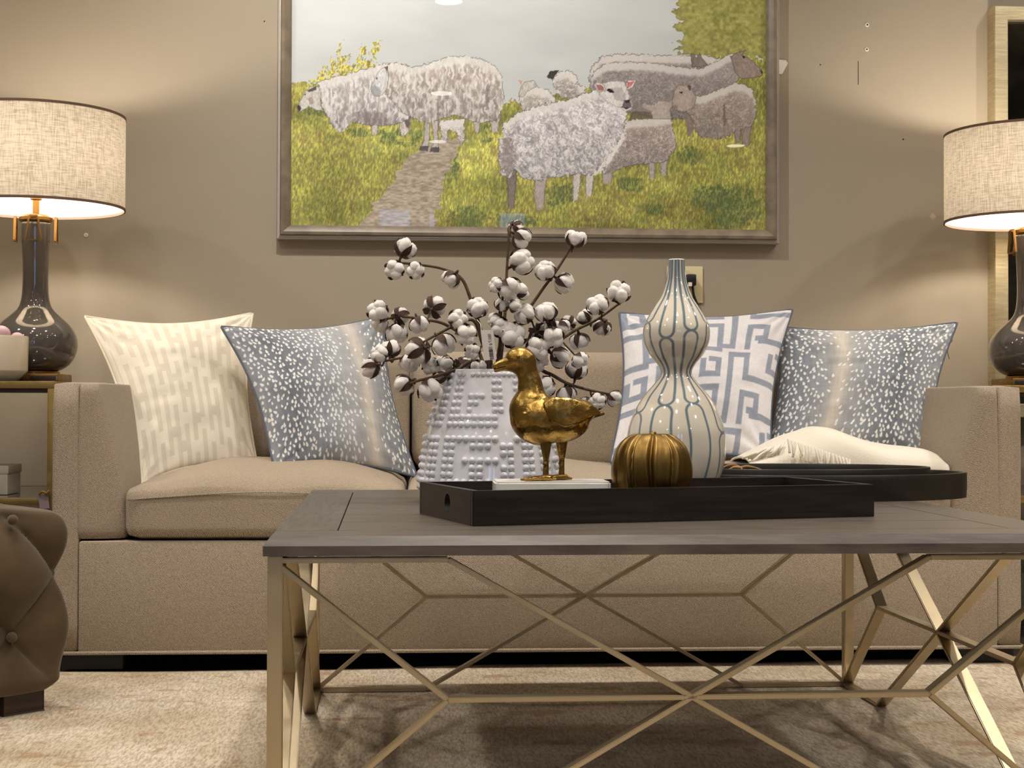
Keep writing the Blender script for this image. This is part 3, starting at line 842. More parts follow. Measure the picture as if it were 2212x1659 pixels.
# ------------------------------------------------------------------ marble block and gold duck
YD = 2.56
def marble():
    p0 = at(1070, 1043, YD - 0.055); p1 = at(1322, 1043, YD - 0.055)
    z0 = Z_TOP + 0.0085; z1 = at(1196, 1041, YD - 0.05).z
    x0, x1, y0 = p0.x, p1.x, p0.y; ch = 0.018
    out = [(x0, y0 + ch * .4), (x0 + ch * .2, y0), (x1 - ch * .2, y0), (x1, y0 + ch * .4), (x1, y0 + 0.10), (x1 - ch, y0 + 0.125), (x0 + ch, y0 + 0.125), (x0, y0 + 0.10)]
    bm = bmesh.new(); lo = [bm.verts.new((a, b, z0)) for a, b in out]; hi = [bm.verts.new((a, b, z1)) for a, b in out]
    bm.faces.new(lo[::-1]); bm.faces.new(hi)
    for k in range(8): bm.faces.new((lo[k], lo[(k + 1) % 8], hi[(k + 1) % 8], hi[k]))
    bmesh.ops.bevel(bm, geom=list(bm.edges), offset=0.003, segments=3, affect='EDGES')
    o = auto_smooth(bm_obj('marble_block', bm, M_marble))
    tag(o, 'white marble slab under the gold duck, inside the rectangular tray', 'slab'); return z1
ZM = marble()
def duck():
    s = mpp(YD); base = at(1196, 1043, YD); bx0, bz0 = base.x, ZM + 0.0005
    def D(px, py, dy=0.0): return Vector((bx0 + (px - 1196) * s, YD + dy, bz0 + (1043 - py) * s))
    def R(px): return px * s
    r = root('duck_figurine', (bx0, YD, ZM), 'gold-leaf duck figurine standing on the white marble slab', 'figurine')
    parts = [('e', D(1165, 912), (R(66), R(56), R(56)), 0.25), ('e', D(1205, 912), (R(70), R(54), R(50)), 0.05),
             ('e', D(1140, 892), (R(42), R(44), R(46)), 0.0), ('e', D(1240, 900), (R(48), R(38), R(32)), -0.25),
             ('t', [D(1146, 880), D(1145, 845), D(1140, 815), D(1130, 790)], [R(42), R(29), R(24), R(26)]),
             ('e', D(1124, 785), (R(36), R(28), R(31)), 0.25), ('e', D(1104, 793), (R(20), R(17), R(16)), 0.4),
             ('t', [D(1235, 895), D(1268, 897), D(1305, 899)], [R(30), R(17), R(4)])]
    def flat(a):
        # flatten the tail into a wedge
        t = np.clip((a[:, 0] - D(1255, 0).x) / R(55), 0, 1); a[:, 1] = YD + (a[:, 1] - YD) * (1 + 1.3 * t); return a
    body = blob('body', parts, M_duck, r, 0.0022, 8, flat)
    # closed wings lying on the flanks
    for sg in (-1, 1):
        n, mm = 26, 14; V = []
        for i in range(n):
            t = i / (n - 1)
            x = 1172 + t * (1292 - 1172)
            top = np.interp(t, [0, .15, .5, .85, 1], [880, 866, 868, 884, 897]); bot = np.interp(t, [0, .1, .35, .6, .85, 1], [890, 912, 927, 918, 902, 898])
            bulge = np.interp(t, [0, .2, .5, .8, 1], [44, 53, 51, 34, 8])
            for j in range(mm):
                q = j / (mm - 1); yv = top + (bot - top) * q
                d = bulge * (0.78 + 0.22 * math.sin(q * math.pi * .62 + .35)) + 3.5 * math.sin(math.pi * min(1, t * 6) * .5)
                V.append(D(x, yv, sg * R(d)))
        Fc = [(i * mm + j, (i + 1) * mm + j, (i + 1) * mm + j + 1, i * mm + j + 1) for i in range(n - 1) for j in range(mm - 1)]
        if sg > 0: Fc = [q[::-1] for q in Fc]
        o = obj('wing', V, Fc, M_duck, r)
        so = o.modifiers.new('t', 'SOLIDIFY'); so.thickness = 0.0045; so.offset = -1
    # bill: upper and lower mandible
    for nm, P, Rr in (('upper_bill', [D(1102, 786), D(1085, 790), D(1070, 796), D(1063, 800)], [R(13), R(9.5), R(7.5), R(4.5)]),
                      ('lower_bill', [D(1104, 799), D(1086, 801), D(1072, 805), D(1066, 807)], [R(9), R(6), R(4.5), R(3)])):
        PP = catmull(P, 5); v, f = tube_geo(PP, np.interp(np.linspace(0, 1, len(PP)), np.linspace(0, 1, len(Rr)), Rr), 14)
        v = [Vector((p.x, YD + (p.y - YD) * 1.45, p.z)) for p in v]
        obj(nm, v, f, M_duck, r)
    for sg in (-1, 1): blob('eye', [('e', D(1116, 776, sg * R(27)), (R(4), R(3), R(4)), 0)], M_duck, r, 0.0008, 1)
    for (lx, dy) in ((1177, -0.012), (1215, 0.018)):
        blob('leg', [('t', [D(lx, 958, dy), D(lx + 1, 1000, dy), D(lx, 1034, dy)], [R(14), R(6), R(7)]), ('e', D(lx, 1008, dy), (R(7), R(7), R(8)), 0)], M_duck, r, 0.0016, 3)
        toes = []
        for (tx, ty) in ((-46, -0.020), (-52, 0.004), (-40, 0.026)):
            toes.append(('t', [D(lx + 8, 1037, dy), D(lx + tx * .5, 1038, dy + ty * .6), D(lx + tx, 1041, dy + ty)], [R(7), R(4.5), R(3)]))
        toes.append(('t', [D(lx, 1038, dy), D(lx + 22, 1040, dy)], [R(6), R(3)]))
        for q in np.linspace(.2, .8, 4): toes.append(('e', D(lx - 44 * q, 1041, dy + 0.003), (R(9), 0.006 + 0.016 * q, R(2.2)), 0))
        blob('webbed_foot', toes, M_duck, r, 0.0014, 3)
duck()

# ------------------------------------------------------------------ gold ribbed pumpkin
def pumpkin():
    Yp = 2.53; s = mpp(Yp); c = at(1408, 995, Yp); R = 87.5 * s; zb = Z_TOP + 0.0085
    zt = at(1408, 931, Yp).z; hh = (zt - zb) / 2; cz = (zt + zb) / 2
    nu, nv = 220, 64; V = []; ribs = 11
    for i in range(nv + 1):
        ph = -math.pi / 2 + math.pi * i / nv
        for k in range(nu):
            th = 2 * math.pi * k / nu; wob = 0.05 * math.sin(2.6 * ph + 3.0 * th)
            q = (ribs * (th + wob) / (2 * math.pi)) % 1.0
            e = abs(q - 0.5) * 2                      # 0 mid-lobe .. 1 groove
            g = 1 - 0.17 * e ** 4 * (0.7 + 0.5 * max(0, math.sin(ph))) + 0.03 * math.exp(-((e - .62) / .14) ** 2)
            rr_ = R * (abs(math.cos(ph)) ** 0.80) * g
            dimple = 1 - 0.30 * max(0, (ph - 1.15) / 0.42) ** 1.6
            z = cz + hh * math.copysign(abs(math.sin(ph)) ** 0.92, ph) * dimple
            V.append((c.x + rr_ * math.cos(th), Yp + rr_ * math.sin(th), z))
    Fc = [(i * nu + k, i * nu + (k + 1) % nu, (i + 1) * nu + (k + 1) % nu, (i + 1) * nu + k) for i in range(nv) for k in range(nu)]
    r = root('pumpkin_ornament', (c.x, Yp, zb), 'ribbed gold metal pumpkin beside the duck in the rectangular tray', 'ornament')
    obj('shell', V, Fc, M_pump, r)
    ztop = cz + hh * 0.70
    tube('stem', catmull([(c.x, Yp, ztop - .004), (c.x + .001, Yp - .001, ztop + hh * .17), (c.x + .004, Yp - .002, ztop + hh * .29)], 5), [0.006] * 8 + [0.0045, 0.004, 0.0035], M_pump, r, 10)
pumpkin()

# ------------------------------------------------------------------ double gourd vase
def gourd_vase():
    Yv = 2.86; s = mpp(Yv); c = at(1461, 900, Yv)
    prof = [(562, 18.5), (575, 18.7), (590, 19.5), (610, 23), (640, 34), (665, 50), (690, 65), (712, 72.5), (738, 70.5), (765, 58), (785, 42), (800, 34), (812, 36),
            (830, 50), (855, 72), (885, 90), (920, 103), (950, 107), (985, 106), (1020, 98), (1050, 84), (1072, 68), (1084, 58)]
    ztop = at(1461, 562, Yv).z
    py = np.array([p[0] for p in prof]); pr = np.array([p[1] for p in prof]) * s
    zs = ztop - (py - 562) / (1084 - 562) * (ztop - Z_TOP - 0.001)
    nv, nu = 420, 400
    # smooth the profile with a spline through arc points
    PP = catmull([Vector((pr[i], 0, zs[i])) for i in range(len(py))], 30)
    rr_ = np.array([p.x for p in PP]); zz = np.array([p.z for p in PP])
    arc = np.concatenate([[0], np.cumsum(np.hypot(np.diff(rr_), np.diff(zz)))])
    q = np.linspace(0, arc[-1], nv); rv = np.interp(q, arc, rr_); zv = np.interp(q, arc, zz)
    th = np.linspace(0, 2 * math.pi, nu)
    Pm = np.zeros((nv, nu, 3)); Pm[..., 0] = c.x + rv[:, None] * np.cos(th); Pm[..., 1] = Yv + rv[:, None] * np.sin(th); Pm[..., 2] = zv[:, None]
    S = arc[-1] - q; S = np.repeat(S[:, None], nu, 1); Rr = np.repeat(rv[:, None], nu, 1); TH = np.repeat(th[None], nv, 0)
    def s_of(p): return arc[-1] - np.interp(p, 562 + (ztop - zv) / (ztop - Z_TOP - .001) * 522, q)
    n = 8; best = np.full(S.shape, 1.0)
    U1 = [716, 700, 690, 724]; U2 = [870, 932, 900, 884]
    for j in range(n):
        t0 = -math.pi / 2 + 2 * math.pi * (j + 0.40) / n
        d = (TH - t0 + math.pi) % (2 * math.pi) - math.pi
        wob = 0.03 * np.sin(S * 40 + j * 2)
        x = Rr * (d + wob); W = Rr * (math.pi / n * 0.56)
        s1 = s_of(U1[j % 4] + (8 if j > 3 else 0)); s2 = s_of(U2[j % 4] - (10 if j > 3 else 0))
        def updown(sa, sb):
            # outline of a slot from sa (bottom, rounded) to sb (top, rounded); None = open
            dd = np.abs(np.abs(x) - W)
            if sa is not None:
                cc = sa + W; a = np.abs(np.sqrt(x ** 2 + (S - cc) ** 2) - W); dd = np.where(S < cc, a, dd)
            if sb is not None:
                cc = sb - W; a = np.abs(np.sqrt(x ** 2 + (S - cc) ** 2) - W); dd = np.where(S > cc, a, dd)
            return dd
        best = np.minimum(best, np.where(S >= s1 - .004, updown(s1, None), 1))
        best = np.minimum(best, np.where((S <= s1 + .004) & (S >= s2 - .004), updown(s2, s1), 1))
        best = np.minimum(best, np.where(S <= s2 + .004, updown(None, s2), 1))
    lw = 0.0024
    m = np.clip((lw + 0.0007 - best) / 0.0014, 0, 1)
    white = np.array((226, 218, 202)); blue = np.array((104, 122, 134))
    soft = np.clip(1 - best / 0.004, 0, 1) * 0.12
    m = np.maximum(m * 0.92, soft)
    col = white * (1 - m[..., None]) + blue * m[..., None]
    r = root('gourd_vase', (c.x, Yv, Z_TOP), 'tall double-gourd white vase with looping blue-grey lines', 'vase')
    o = grid_mesh('body', Pm, col, col_mat('painted_glaze', 0.08, 0.5, 0, 1, 0, 0.8), r, flip=True)
    lathe('lip', [(pr[0] - .0035, -.05), (pr[0] - .0035, 0.0), (pr[0] - .0015, 0.0016), (pr[0], 0.0)], (c.x, Yv, ztop), M_white_glaze, r, 48, cap=False)
gourd_vase()

# ------------------------------------------------------------------ beaded vase
VY = 2.95
vc = at(1057, 900, VY)
def bead_vase():
    s = mpp(VY)
    prof = [(801, 94.5), (806, 96), (840, 106), (885, 119.5), (924, 133), (976, 143), (1010, 148), (1030, 149), (1042, 147), (1053, 138), (1063, 122), (1070, 108)]
    ztop = at(1057, 801, VY).z
    py = np.array([p[0] for p in prof]); pr = np.array([p[1] for p in prof]) * s
    zz = ztop - (py - 801) / (1070 - 801) * (ztop - Z_TOP - .0005)
    PP = catmull([Vector((pr[i], 0, zz[i])) for i in range(len(py))][::-1], 8)
    pl = [(p.x, p.z) for p in PP]
    inner = [(pl[-1][0] - 0.002, ztop + 0.0018), (pl[-1][0] - 0.006, ztop + 0.0005), (pl[-1][0] - 0.007, ztop - .01), (0.11, ztop - 0.16), (0.09, Z_TOP + 0.012), (0.001, Z_TOP + 0.011)]
    r = root('beaded_vase', (vc.x, VY, Z_TOP), 'wide white ceramic vase covered in rows of raised beads, holding the cotton', 'vase')
    lathe('body', pl + inner, (vc.x, VY, 0), M_white_glaze, r, 96)
    rows = ["###.##.#######", ".##.##.....##.", ".##.##.....##.", ".##.##.###.##.", ".##.##.##..##.", ".##.##.#...##.", "###.########..", "###.########..",
            "..............", "###.########..", ".##.##..###.##", ".##.##......##", ".##.##.#####.#", ".##.##..##..##", ".##.##..##..##", "###.##########", "###.##########"]
    bm = bmesh.new(); bmesh.ops.create_icosphere(bm, subdivisions=2, radius=1.0); me = bpy.data.meshes.new('bead'); bm.to_mesh(me); bm.free()
    me.materials.append(M_white_glaze); me.polygons.foreach_set('use_smooth', np.ones(len(me.polygons), bool))
    N = 56; rest = []; cand = []
    for i, row in enumerate(rows):
        pyy = 810 + i * 14.3; zc = ztop - (pyy - 801) / 269 * (ztop - Z_TOP); rad = float(np.interp(pyy, py, pr))
        for k in range(N):
            if row[k % 14] != '#': continue
            th = -math.pi / 2 + 2 * math.pi * (k - 24.6) / N
            br = min(2 * math.pi * rad / N * 0.49, 0.0066)
            p = Vector((vc.x + (rad + br * .25) * math.cos(th), VY + (rad + br * .25) * math.sin(th), zc))
            cand.append((-math.sin(th), p, br))
    cand.sort(key=lambda t: -t[0])
    for q, (d, p, br) in enumerate(cand):
        if q < 298:
            o = bpy.data.objects.new('bead', me); COL.objects.link(o); o.parent = r; o.matrix_parent_inverse = inv(r)
            o.matrix_basis = Matrix.Translation(p) @ Matrix.Diagonal((br, br, br, 1))
        else: rest.append((p, br))
    bm = bmesh.new()
    for p, br in rest: bmesh.ops.create_icosphere(bm, subdivisions=1, radius=br, matrix=Matrix.Translation(p))
    o = bm_obj('beads', bm, M_white_glaze, r, True); o['kind'] = 'stuff'
    return ztop
V_TOP = bead_vase()

# ------------------------------------------------------------------ cotton branches
def boll_meshes():
    out = []
    for var in range(4):
        rg = np.random.default_rng(40 + var)
        bm = bmesh.new()
        nl = 4 if var != 2 else 5
        for k in range(nl):
            a = 2 * math.pi * k / nl + rg.uniform(-.15, .15)
            T = Matrix.Translation((0.50 * math.cos(a), 0.50 * math.sin(a), 0.12 + rg.uniform(-.06, .06))) @ Matrix.Diagonal((0.60, 0.60, 0.74 + rg.uniform(-.06, .08), 1))
            bmesh.ops.create_icosphere(bm, subdivisions=3, radius=1.0, matrix=T)
        bmesh.ops.create_icosphere(bm, subdivisions=2, radius=0.55, matrix=Matrix.Translation((0, 0, .25)))
        for v in bm.verts:
            p = v.co; n = math.sin(p.x * 9 + var) * math.sin(p.y * 8 + 1.3) * math.sin(p.z * 10 + .4 * var)
            v.co = p * (1 + 0.05 * n + rg.normal(0, .026))
        me = bpy.data.meshes.new('boll'); bm.to_mesh(me); bm.free(); me.materials.append(M_cotton)
        me.polygons.foreach_set('use_smooth', np.ones(len(me.polygons), bool))
        # burr: pointed dry leaves clasping the lobes along the clefts
        V = []; Fc = []
        for k in range(nl):
            a = 2 * math.pi * (k + .5) / nl + rg.uniform(-.1, .1); n = 9; ln = rg.uniform(.9, 1.25); st = len(V)
            for i in range(n):
                t = i / (n - 1); ph = -1.45 + t * 1.75 * ln           # climbs round the boll
                rad = 1.03 + 0.05 * math.sin(t * 3) + 0.16 * t ** 3
                rr_ = rad * math.cos(ph) * (0.99) ; zz = 0.05 + rad * math.sin(ph) * 0.86
                wd = 0.34 * math.sin(math.pi * min(1, t * 0.92 + .10)) ** 0.8 * (1 - t ** 4 * .8)
                for sg in (-1, 0, 1):
                    aa = a + sg * wd / max(rr_, .35)
                    cup = 1.0 + (0.05 if sg else -0.04)
                    V.append((rr_ * cup * math.cos(aa), rr_ * cup * math.sin(aa), zz))
            for i in range(n - 1):
                for j in (0, 1):
                    p = st + i * 3 + j; Fc.append((p, p + 1, p + 4, p + 3))
        # little stalk under the boll
        v, f = tube_geo([(0, 0, -1.25), (0, 0, -0.75)], [0.10, 0.17], 8); o = len(V); V += [tuple(q) for q in v]; Fc += [tuple(i + o for i in q) for q in f]
        mb = bpy.data.meshes.new('burr'); mb.from_pydata(V, [], Fc); mb.update(); mb.materials.append(M_burr)
        mb.polygons.foreach_set('use_smooth', np.ones(len(mb.polygons), bool))
        out.append((me, mb))
    return out
BOLLS = boll_meshes()
BOLL_RNG = random.Random(5)
def branch(label, stem, bolls, dY, thick=0.0036):
    """stem: photo points from the vase mouth outwards; bolls: (px,py,radius px)"""
    mouth = Vector((vc.x + (stem[0][0] - 1057) * mpp(VY) * .8, VY + dY * .3, V_TOP))
    foot = Vector((vc.x - (stem[0][0] - 1057) * mpp(VY) * .3, VY - dY * .3, Z_TOP + 0.02))
    r = root('cotton_branch', foot, label, 'branch', 'cotton branches in the beaded vase')
    n = len(stem); P = [foot, mouth]
    for i, (x, y) in enumerate(stem[1:], 1): P.append(at(x, y, VY + dY * (0.3 + 0.7 * i / (n - 1))))
    PP = catmull(P, 7); tube('stem', PP, np.linspace(thick * 1.2, thick * .6, len(PP)), M_stem, r, 8)
    for (x, y, rad) in bolls:
        ys = VY + dY * np.clip(0.3 + 0.7 * BOLL_RNG.uniform(.5, 1.0), 0, 1) + BOLL_RNG.uniform(-.03, .03)
        c = at(x, y, ys); R = rad * mpp(ys) / 1.10
        # nearest point of the stem -> twig and direction the boll faces
        near = min(PP[8:], key=lambda p: (p - c).length)
        d = c - near
        if d.length < 0.004: d = Vector((0, -0.3, 1))
        d = (d.normalized() + Vector((BOLL_RNG.uniform(-.5, .5), BOLL_RNG.uniform(-.75, .15), BOLL_RNG.uniform(-.35, .45)))).normalized()
        me, mb = BOLLS[BOLL_RNG.randrange(4)]
        o = bpy.data.objects.new('boll', me); COL.objects.link(o); o.parent = r; o.matrix_parent_inverse = inv(r)
        q = d.to_track_quat('Z', 'Y').to_matrix().to_4x4()
        o.matrix_basis = Matrix.Translation(c) @ q @ Matrix.Rotation(BOLL_RNG.uniform(0, 6.28), 4, 'Z') @ Matrix.Diagonal((R, R, R * BOLL_RNG.uniform(.92, 1.08), 1))
        b2 = bpy.data.objects.new('burr', mb); COL.objects.link(b2); b2.parent = o
        root_p = c - d * R * 1.2
        if (root_p - near).length > 0.006:
            mid = (root_p + near) / 2 + Vector((0, 0, -0.006))
            tube('twig', catmull([near, mid, root_p], 4), 0.0018, M_stem, r, 6)
branch('cotton branch arching up and left, its four bolls below the picture frame', [(1062, 800), (1045, 735), (1018, 650), (997, 602), (960, 582), (915, 573), (846, 566)],
       [(875, 538, 25), (852, 583, 22), (898, 584, 20), (975, 602, 22), (1031, 666, 24)], 0.02)
branch('tallest cotton branch, upright and reaching the bottom of the picture frame', [(1085, 800), (1090, 690), (1094, 600), (1100, 488)],
       [(1113, 492, 18), (1126, 514, 24), (1125, 566, 29)], 0.05)
branch('cotton branch slanting up and right with one boll at its very tip', [(1105, 800), (1125, 700), (1165, 635), (1205, 580), (1236, 530)],
       [(1243, 517, 24), (1179, 586, 23), (1217, 611, 23)], 0.0)
branch('cotton branch reaching right towards the gourd vase, two large bolls at the end', [(1120, 800), (1180, 755), (1240, 715), (1290, 690), (1348, 648)],
       [(1337, 632, 26), (1291, 660, 25), (1301, 705, 21), (1264, 686, 18), (1252, 735, 22), (1228, 698, 17)], 0.06)
branch('low cotton branch drooping right behind the duck', [(1140, 802), (1180, 805), (1225, 828), (1275, 843), (1322, 852)],
       [(1326, 860, 18), (1292, 866, 18), (1270, 872, 18), (1224, 851, 22), (1178, 834, 24), (1245, 800, 24)], -0.02)
branch('cotton branch bending left with one large boll hanging from its end', [(1050, 800), (1040, 735), (1022, 692), (985, 702), (945, 722), (912, 740)],
       [(906, 757, 30), (957, 743, 27), (988, 690, 22), (1006, 722, 24), (1021, 759, 18)], -0.09)
branch('cotton branch spreading far left in front of the wall, six bolls', [(1045, 800), (1010, 735), (960, 700), (912, 690), (868, 684), (830, 690)],
       [(816, 672, 24), (823, 700, 19), (864, 683, 20), (938, 664, 25), (905, 700, 22), (856, 720, 24)], 0.10)
branch('low cotton branch going left, its bolls against the fawn-spot pillow', [(1040, 802), (990, 790), (935, 775), (880, 772), (830, 780)],
       [(802, 795, 22), (820, 765, 20), (843, 756, 22), (884, 783, 22), (962, 788, 24), (1000, 792, 24), (1034, 796, 20), (930, 790, 20)], -0.05)
branch('drooping cotton branch left of the vase rim with two bolls', [(1030, 802), (985, 800), (945, 812), (905, 822), (888, 828)],
       [(875, 832, 25), (928, 842, 27), (958, 815, 16)], -0.10)
branch('upright cotton branch in the middle with a dense cluster of white bolls', [(1075, 802), (1080, 740), (1082, 680), (1088, 620)],
       [(1100, 623, 27), (1072, 616, 18), (1126, 630, 19), (1084, 660, 17), (1112, 662, 17), (1070, 692, 18), (1082, 708, 22), (1108, 726, 30)], -0.06)
branch('cotton branch just behind the duck head crowded with bolls', [(1110, 802), (1135, 755), (1150, 715), (1185, 690)],
       [(1134, 680, 24), (1181, 676, 25), (1196, 705, 22), (1216, 706, 18), (1160, 716, 18), (1162, 752, 27), (1196, 728, 24), (1160, 778, 26), (1208, 770, 25), (1252, 778, 20)], -0.04)

# price tag tied among the stems
def price_tag():
    Yt = VY - 0.10
    c = [at(1038, 713, Yt), at(1065, 713, Yt), at(1073, 776, Yt), at(1046, 779, Yt)]
    r = root('price_tag', c[3], 'white paper price tag with a barcode hanging among the cotton stems', 'tag')
    V = c + [p + Vector((0, 0.0006, 0)) for p in c]
    obj('card', V, [(3, 2, 1, 0), (4, 5, 6, 7), (0, 1, 5, 4), (1, 2, 6, 5), (2, 3, 7, 6), (3, 0, 4, 7)], M_paper, r, False)
    def Q(u, v): return (c[0] * (1 - u) + c[1] * u) * (1 - v) + (c[3] * (1 - u) + c[2] * u) * v + Vector((0, -0.0006, 0))
    bars = []
    rg = random.Random(2); v = 0.56
    while v < 0.97:
        wv_ = rg.choice((.010, .016, .024)); bars.append(([Q(.46, v), Q(.78, v), Q(.78, v + wv_), Q(.46, v + wv_)], [(3, 2, 1, 0)])); v += wv_ + rg.choice((.012, .02))
    Vb, Fb = merge_geo(bars); obj('barcode', Vb, Fb, M_ink, r, False)
    # number printed sideways along the tag
    cu = bpy.data.curves.new('num', 'FONT'); cu.body = '00017 #'; cu.size = 1.0
    t = bpy.data.objects.new('num', cu); COL.objects.link(t); dg = bpy.context.evaluated_depsgraph_get()
    me = bpy.data.meshes.new_from_object(t.evaluated_get(dg)); bpy.data.objects.remove(t)
    n = len(me.vertices); a = np.zeros(n * 3, np.float32); me.vertices.foreach_get('co', a); a = a.reshape(-1, 3)
    a[:, 0] -= a[:, 0].min(); L = a[:, 0].max()
    W = np.array([Q(0.78 - 0.26 * (y / 0.72), 0.13 + 0.38 * (x / L)) for x, y, _ in a], np.float32)
    me.vertices.foreach_set('co', W.reshape(-1)); me.update(); me.name = 'printed_number'; me.materials.clear()
    link('printed_number', me, M_ink, r, False)
    tube('string', [at(1040, 716, Yt), at(1038, 700, Yt + .03), at(1030, 690, Yt + .05)], 0.0006, M_paper, r, 6)
price_tag()

# ------------------------------------------------------------------ table lamps
M_bulb = emit_mat('lamp_bulb', (1.0, 0.88, 0.70), 30.0)
ST_Z = 0.690
def lamp(px, Y, label):
    s = 0.001288; base = at(px, 815, Y); cx = base.x; z0 = ST_Z
    r = root('table_lamp', (cx, Y, z0), label, 'lamp', 'pair of table lamps')
    def sq(name, h, za, zb, m=M_lampgold, parent=r, bev=0.002): return box(name, (cx - h, Y - h, z0 + za), (cx + h, Y + h, z0 + zb), m, parent, bev)
    pl = sq('plinth', 0.082, 0.0, 0.024)
    for sx in (-0.042, 0.042):          # framed panels on the plinth's front
        box('plinth_panel', (cx + sx - .034, Y - .0845, z0 + .006), (cx + sx + .034, Y - .0822, z0 + .018), M_darkwood, pl, 0.0008)
    lathe('foot_ring', [(0.058, 0.024), (0.066, 0.024), (0.066, 0.031), (0.056, 0.033)], (cx, Y, z0), M_lampgold, r, 48)
    pr = [(0.050, 0.031), (0.072, 0.036), (0.096, 0.054), (0.110, 0.082), (0.1135, 0.108), (0.108, 0.135), (0.092, 0.160), (0.068, 0.182), (0.049, 0.200), (0.040, 0.218),
          (0.0355, 0.245), (0.034, 0.285), (0.035, 0.330), (0.0375, 0.385), (0.038, 0.432), (0.034, 0.440), (0.02, 0.443)]
    P = catmull([Vector((a, 0, b)) for a, b in pr], 6)
    lathe('body', [(p.x, p.z) for p in P], (cx, Y, z0), M_lampbody, r, 72)
    co = lathe('collar', [(0.018, 0.442), (0.040, 0.440), (0.0445, 0.444), (0.0445, 0.452), (0.036, 0.459), (0.012, 0.463)], (cx, Y, z0), M_lampgold, r, 48)
    for k in range(4):                 # hanging trapezoid loops
        a = -math.pi / 2 + k * math.pi / 2 + 0.12; ca, sa = math.cos(a), math.sin(a); rad = 0.050
        loop = [(-0.011, 0.452), (0.011, 0.452), (0.021, 0.386), (-0.021, 0.386)]
        for i in range(4):
            (t0, za), (t1, zb) = loop[i], loop[(i + 1) % 4]
            fl = 0.0 if i == 0 else 0.0
            p = Vector((cx + rad * ca - t0 * sa, Y + rad * sa + t0 * ca, z0 + za)); q = Vector((cx + rad * ca - t1 * sa, Y + rad * sa + t1 * ca, z0 + zb))
            strip('pendant_bar', p, q, Vector((ca, sa, 0)), 0.005, 0.007, co, M_lampgold)
    lathe('socket_rod', [(0.009, 0.462), (0.009, 0.500), (0.016, 0.502), (0.016, 0.509), (0.012, 0.512), (0.013, 0.516)], (cx, Y, z0), M_lampgold, r, 24)
    zb, zt = 0.477, 0.733; R = 0.237; n = 96
    def ring(name, rad, za, zc, m, t):
        return lathe(name, [(rad, za), (rad, zc), (rad - t, zc), (rad - t, za), (rad, za)], (cx, Y, z0), m, r, n, cap=False)
    v = []; f = []
    for rad in (R,):
        for i in range(9):
            for k in range(n):
                a = 2 * math.pi * k / n; v.append((cx + rad * math.cos(a), Y + rad * math.sin(a), z0 + zb + (zt - zb) * i / 8))
    f = [(i * n + k, i * n + (k + 1) % n, (i + 1) * n + (k + 1) % n, (i + 1) * n + k) for i in range(8) for k in range(n)]
    obj('shade', v, f, M_shade, r)
    ring('shade_trim', R + 0.0015, zt - 0.006, zt + 0.001, M_trim, 0.004); ring('shade_trim', R + 0.0015, zb - 0.001, zb + 0.006, M_trim, 0.004)
    # spider and harp that carry the shade
    for k in range(3):
        a = 2 * math.pi * k / 3 + .5
        tube('spider_arm', [(cx, Y, z0 + zt - 0.03), (cx + (R - .002) * math.cos(a), Y + (R - .002) * math.sin(a), z0 + zt - 0.004)], 0.002, M_lampgold, r, 6)
    tube('harp', catmull([(cx - .012, Y, z0 + .51), (cx - .05, Y, z0 + .58), (cx - .045, Y, z0 + .66), (cx, Y, z0 + zt - .03), (cx + .045, Y, z0 + .66), (cx + .05, Y, z0 + .58), (cx + .012, Y, z0 + .51)], 6), 0.002, M_lampgold, r, 6)
    lathe('bulb', [(0.012, 0.515), (0.02, 0.528), (0.029, 0.55), (0.030, 0.562), (0.022, 0.580), (0.008, 0.588)], (cx, Y, z0), M_bulb, r, 24)
    l = bpy.data.lights.new('lamp_light', 'POINT'); l.energy = E_LAMP; l.color = (1.0, 0.90, 0.77); l.shadow_soft_size = 0.035
    o = bpy.data.objects.new('lamp_light', l); COL.objects.link(o); o.location = (cx, Y, z0 + 0.626); o.parent = r; o.matrix_parent_inverse = inv(r)
    return cx
LX = lamp(75, 4.25, 'lit charcoal gourd lamp with linen drum shade left of the sofa')
RXL = lamp(2224, 4.30, 'lit charcoal gourd lamp with linen drum shade right of the sofa')

# ------------------------------------------------------------------ side tables
M_shelf = mat('smoked_glass_shelf', (70, 66, 60), 0.15, spec=0.5, coat=0.5)
def side_table(x0, x1, y0, y1, label):
    r = root('side_table', ((x0 + x1) / 2, (y0 + y1) / 2, 0), label, 'table', 'brass side tables')
    t = 0.019
    for x in (x0, x1 - t):
        for y in (y0, y1 - t): box('leg', (x, y, 0), (x + t, y + t, ST_Z - t), M_sidegold, r, 0.001)
    for (a, b) in (((x0, y0), (x1, y0 + t)), ((x0, y1 - t), (x1, y1)), ((x0, y0 + t), (x0 + t, y1 - t)), ((x1 - t, y0 + t), (x1, y1 - t))):
        box('top_rail', (a[0], a[1], ST_Z - t), (b[0], b[1], ST_Z - .0005), M_sidegold, r, 0.001)
    box('top_panel', (x0 + t, y0 + t, ST_Z - 0.006), (x1 - t, y1 - t, ST_Z - 0.0005), M_shelf, r)
    box('apron', (x0 + t, y0 + 0.006, ST_Z - t - 0.011), (x1 - t, y0 + 0.014, ST_Z - t), M_darkwood, r)
    for (a, b) in (((x0 + t, y0), (x1 - t, y0 + t)), ((x0 + t, y1 - t), (x1 - t, y1))):
        box('shelf_rail', (a[0], a[1], 0.377), (b[0], b[1], 0.395), M_sidegold, r, 0.001)
    box('shelf', (x0 + 0.004, y0 + t, 0.385), (x1 - 0.004, y1 - t, 0.3945), M_shelf, r)
side_table(-1.55, -0.913, 3.93, 4.52, 'brass-framed side table under the left lamp')
side_table(1.53, 2.12, 3.98, 4.56, 'brass-framed side table under the right lamp')

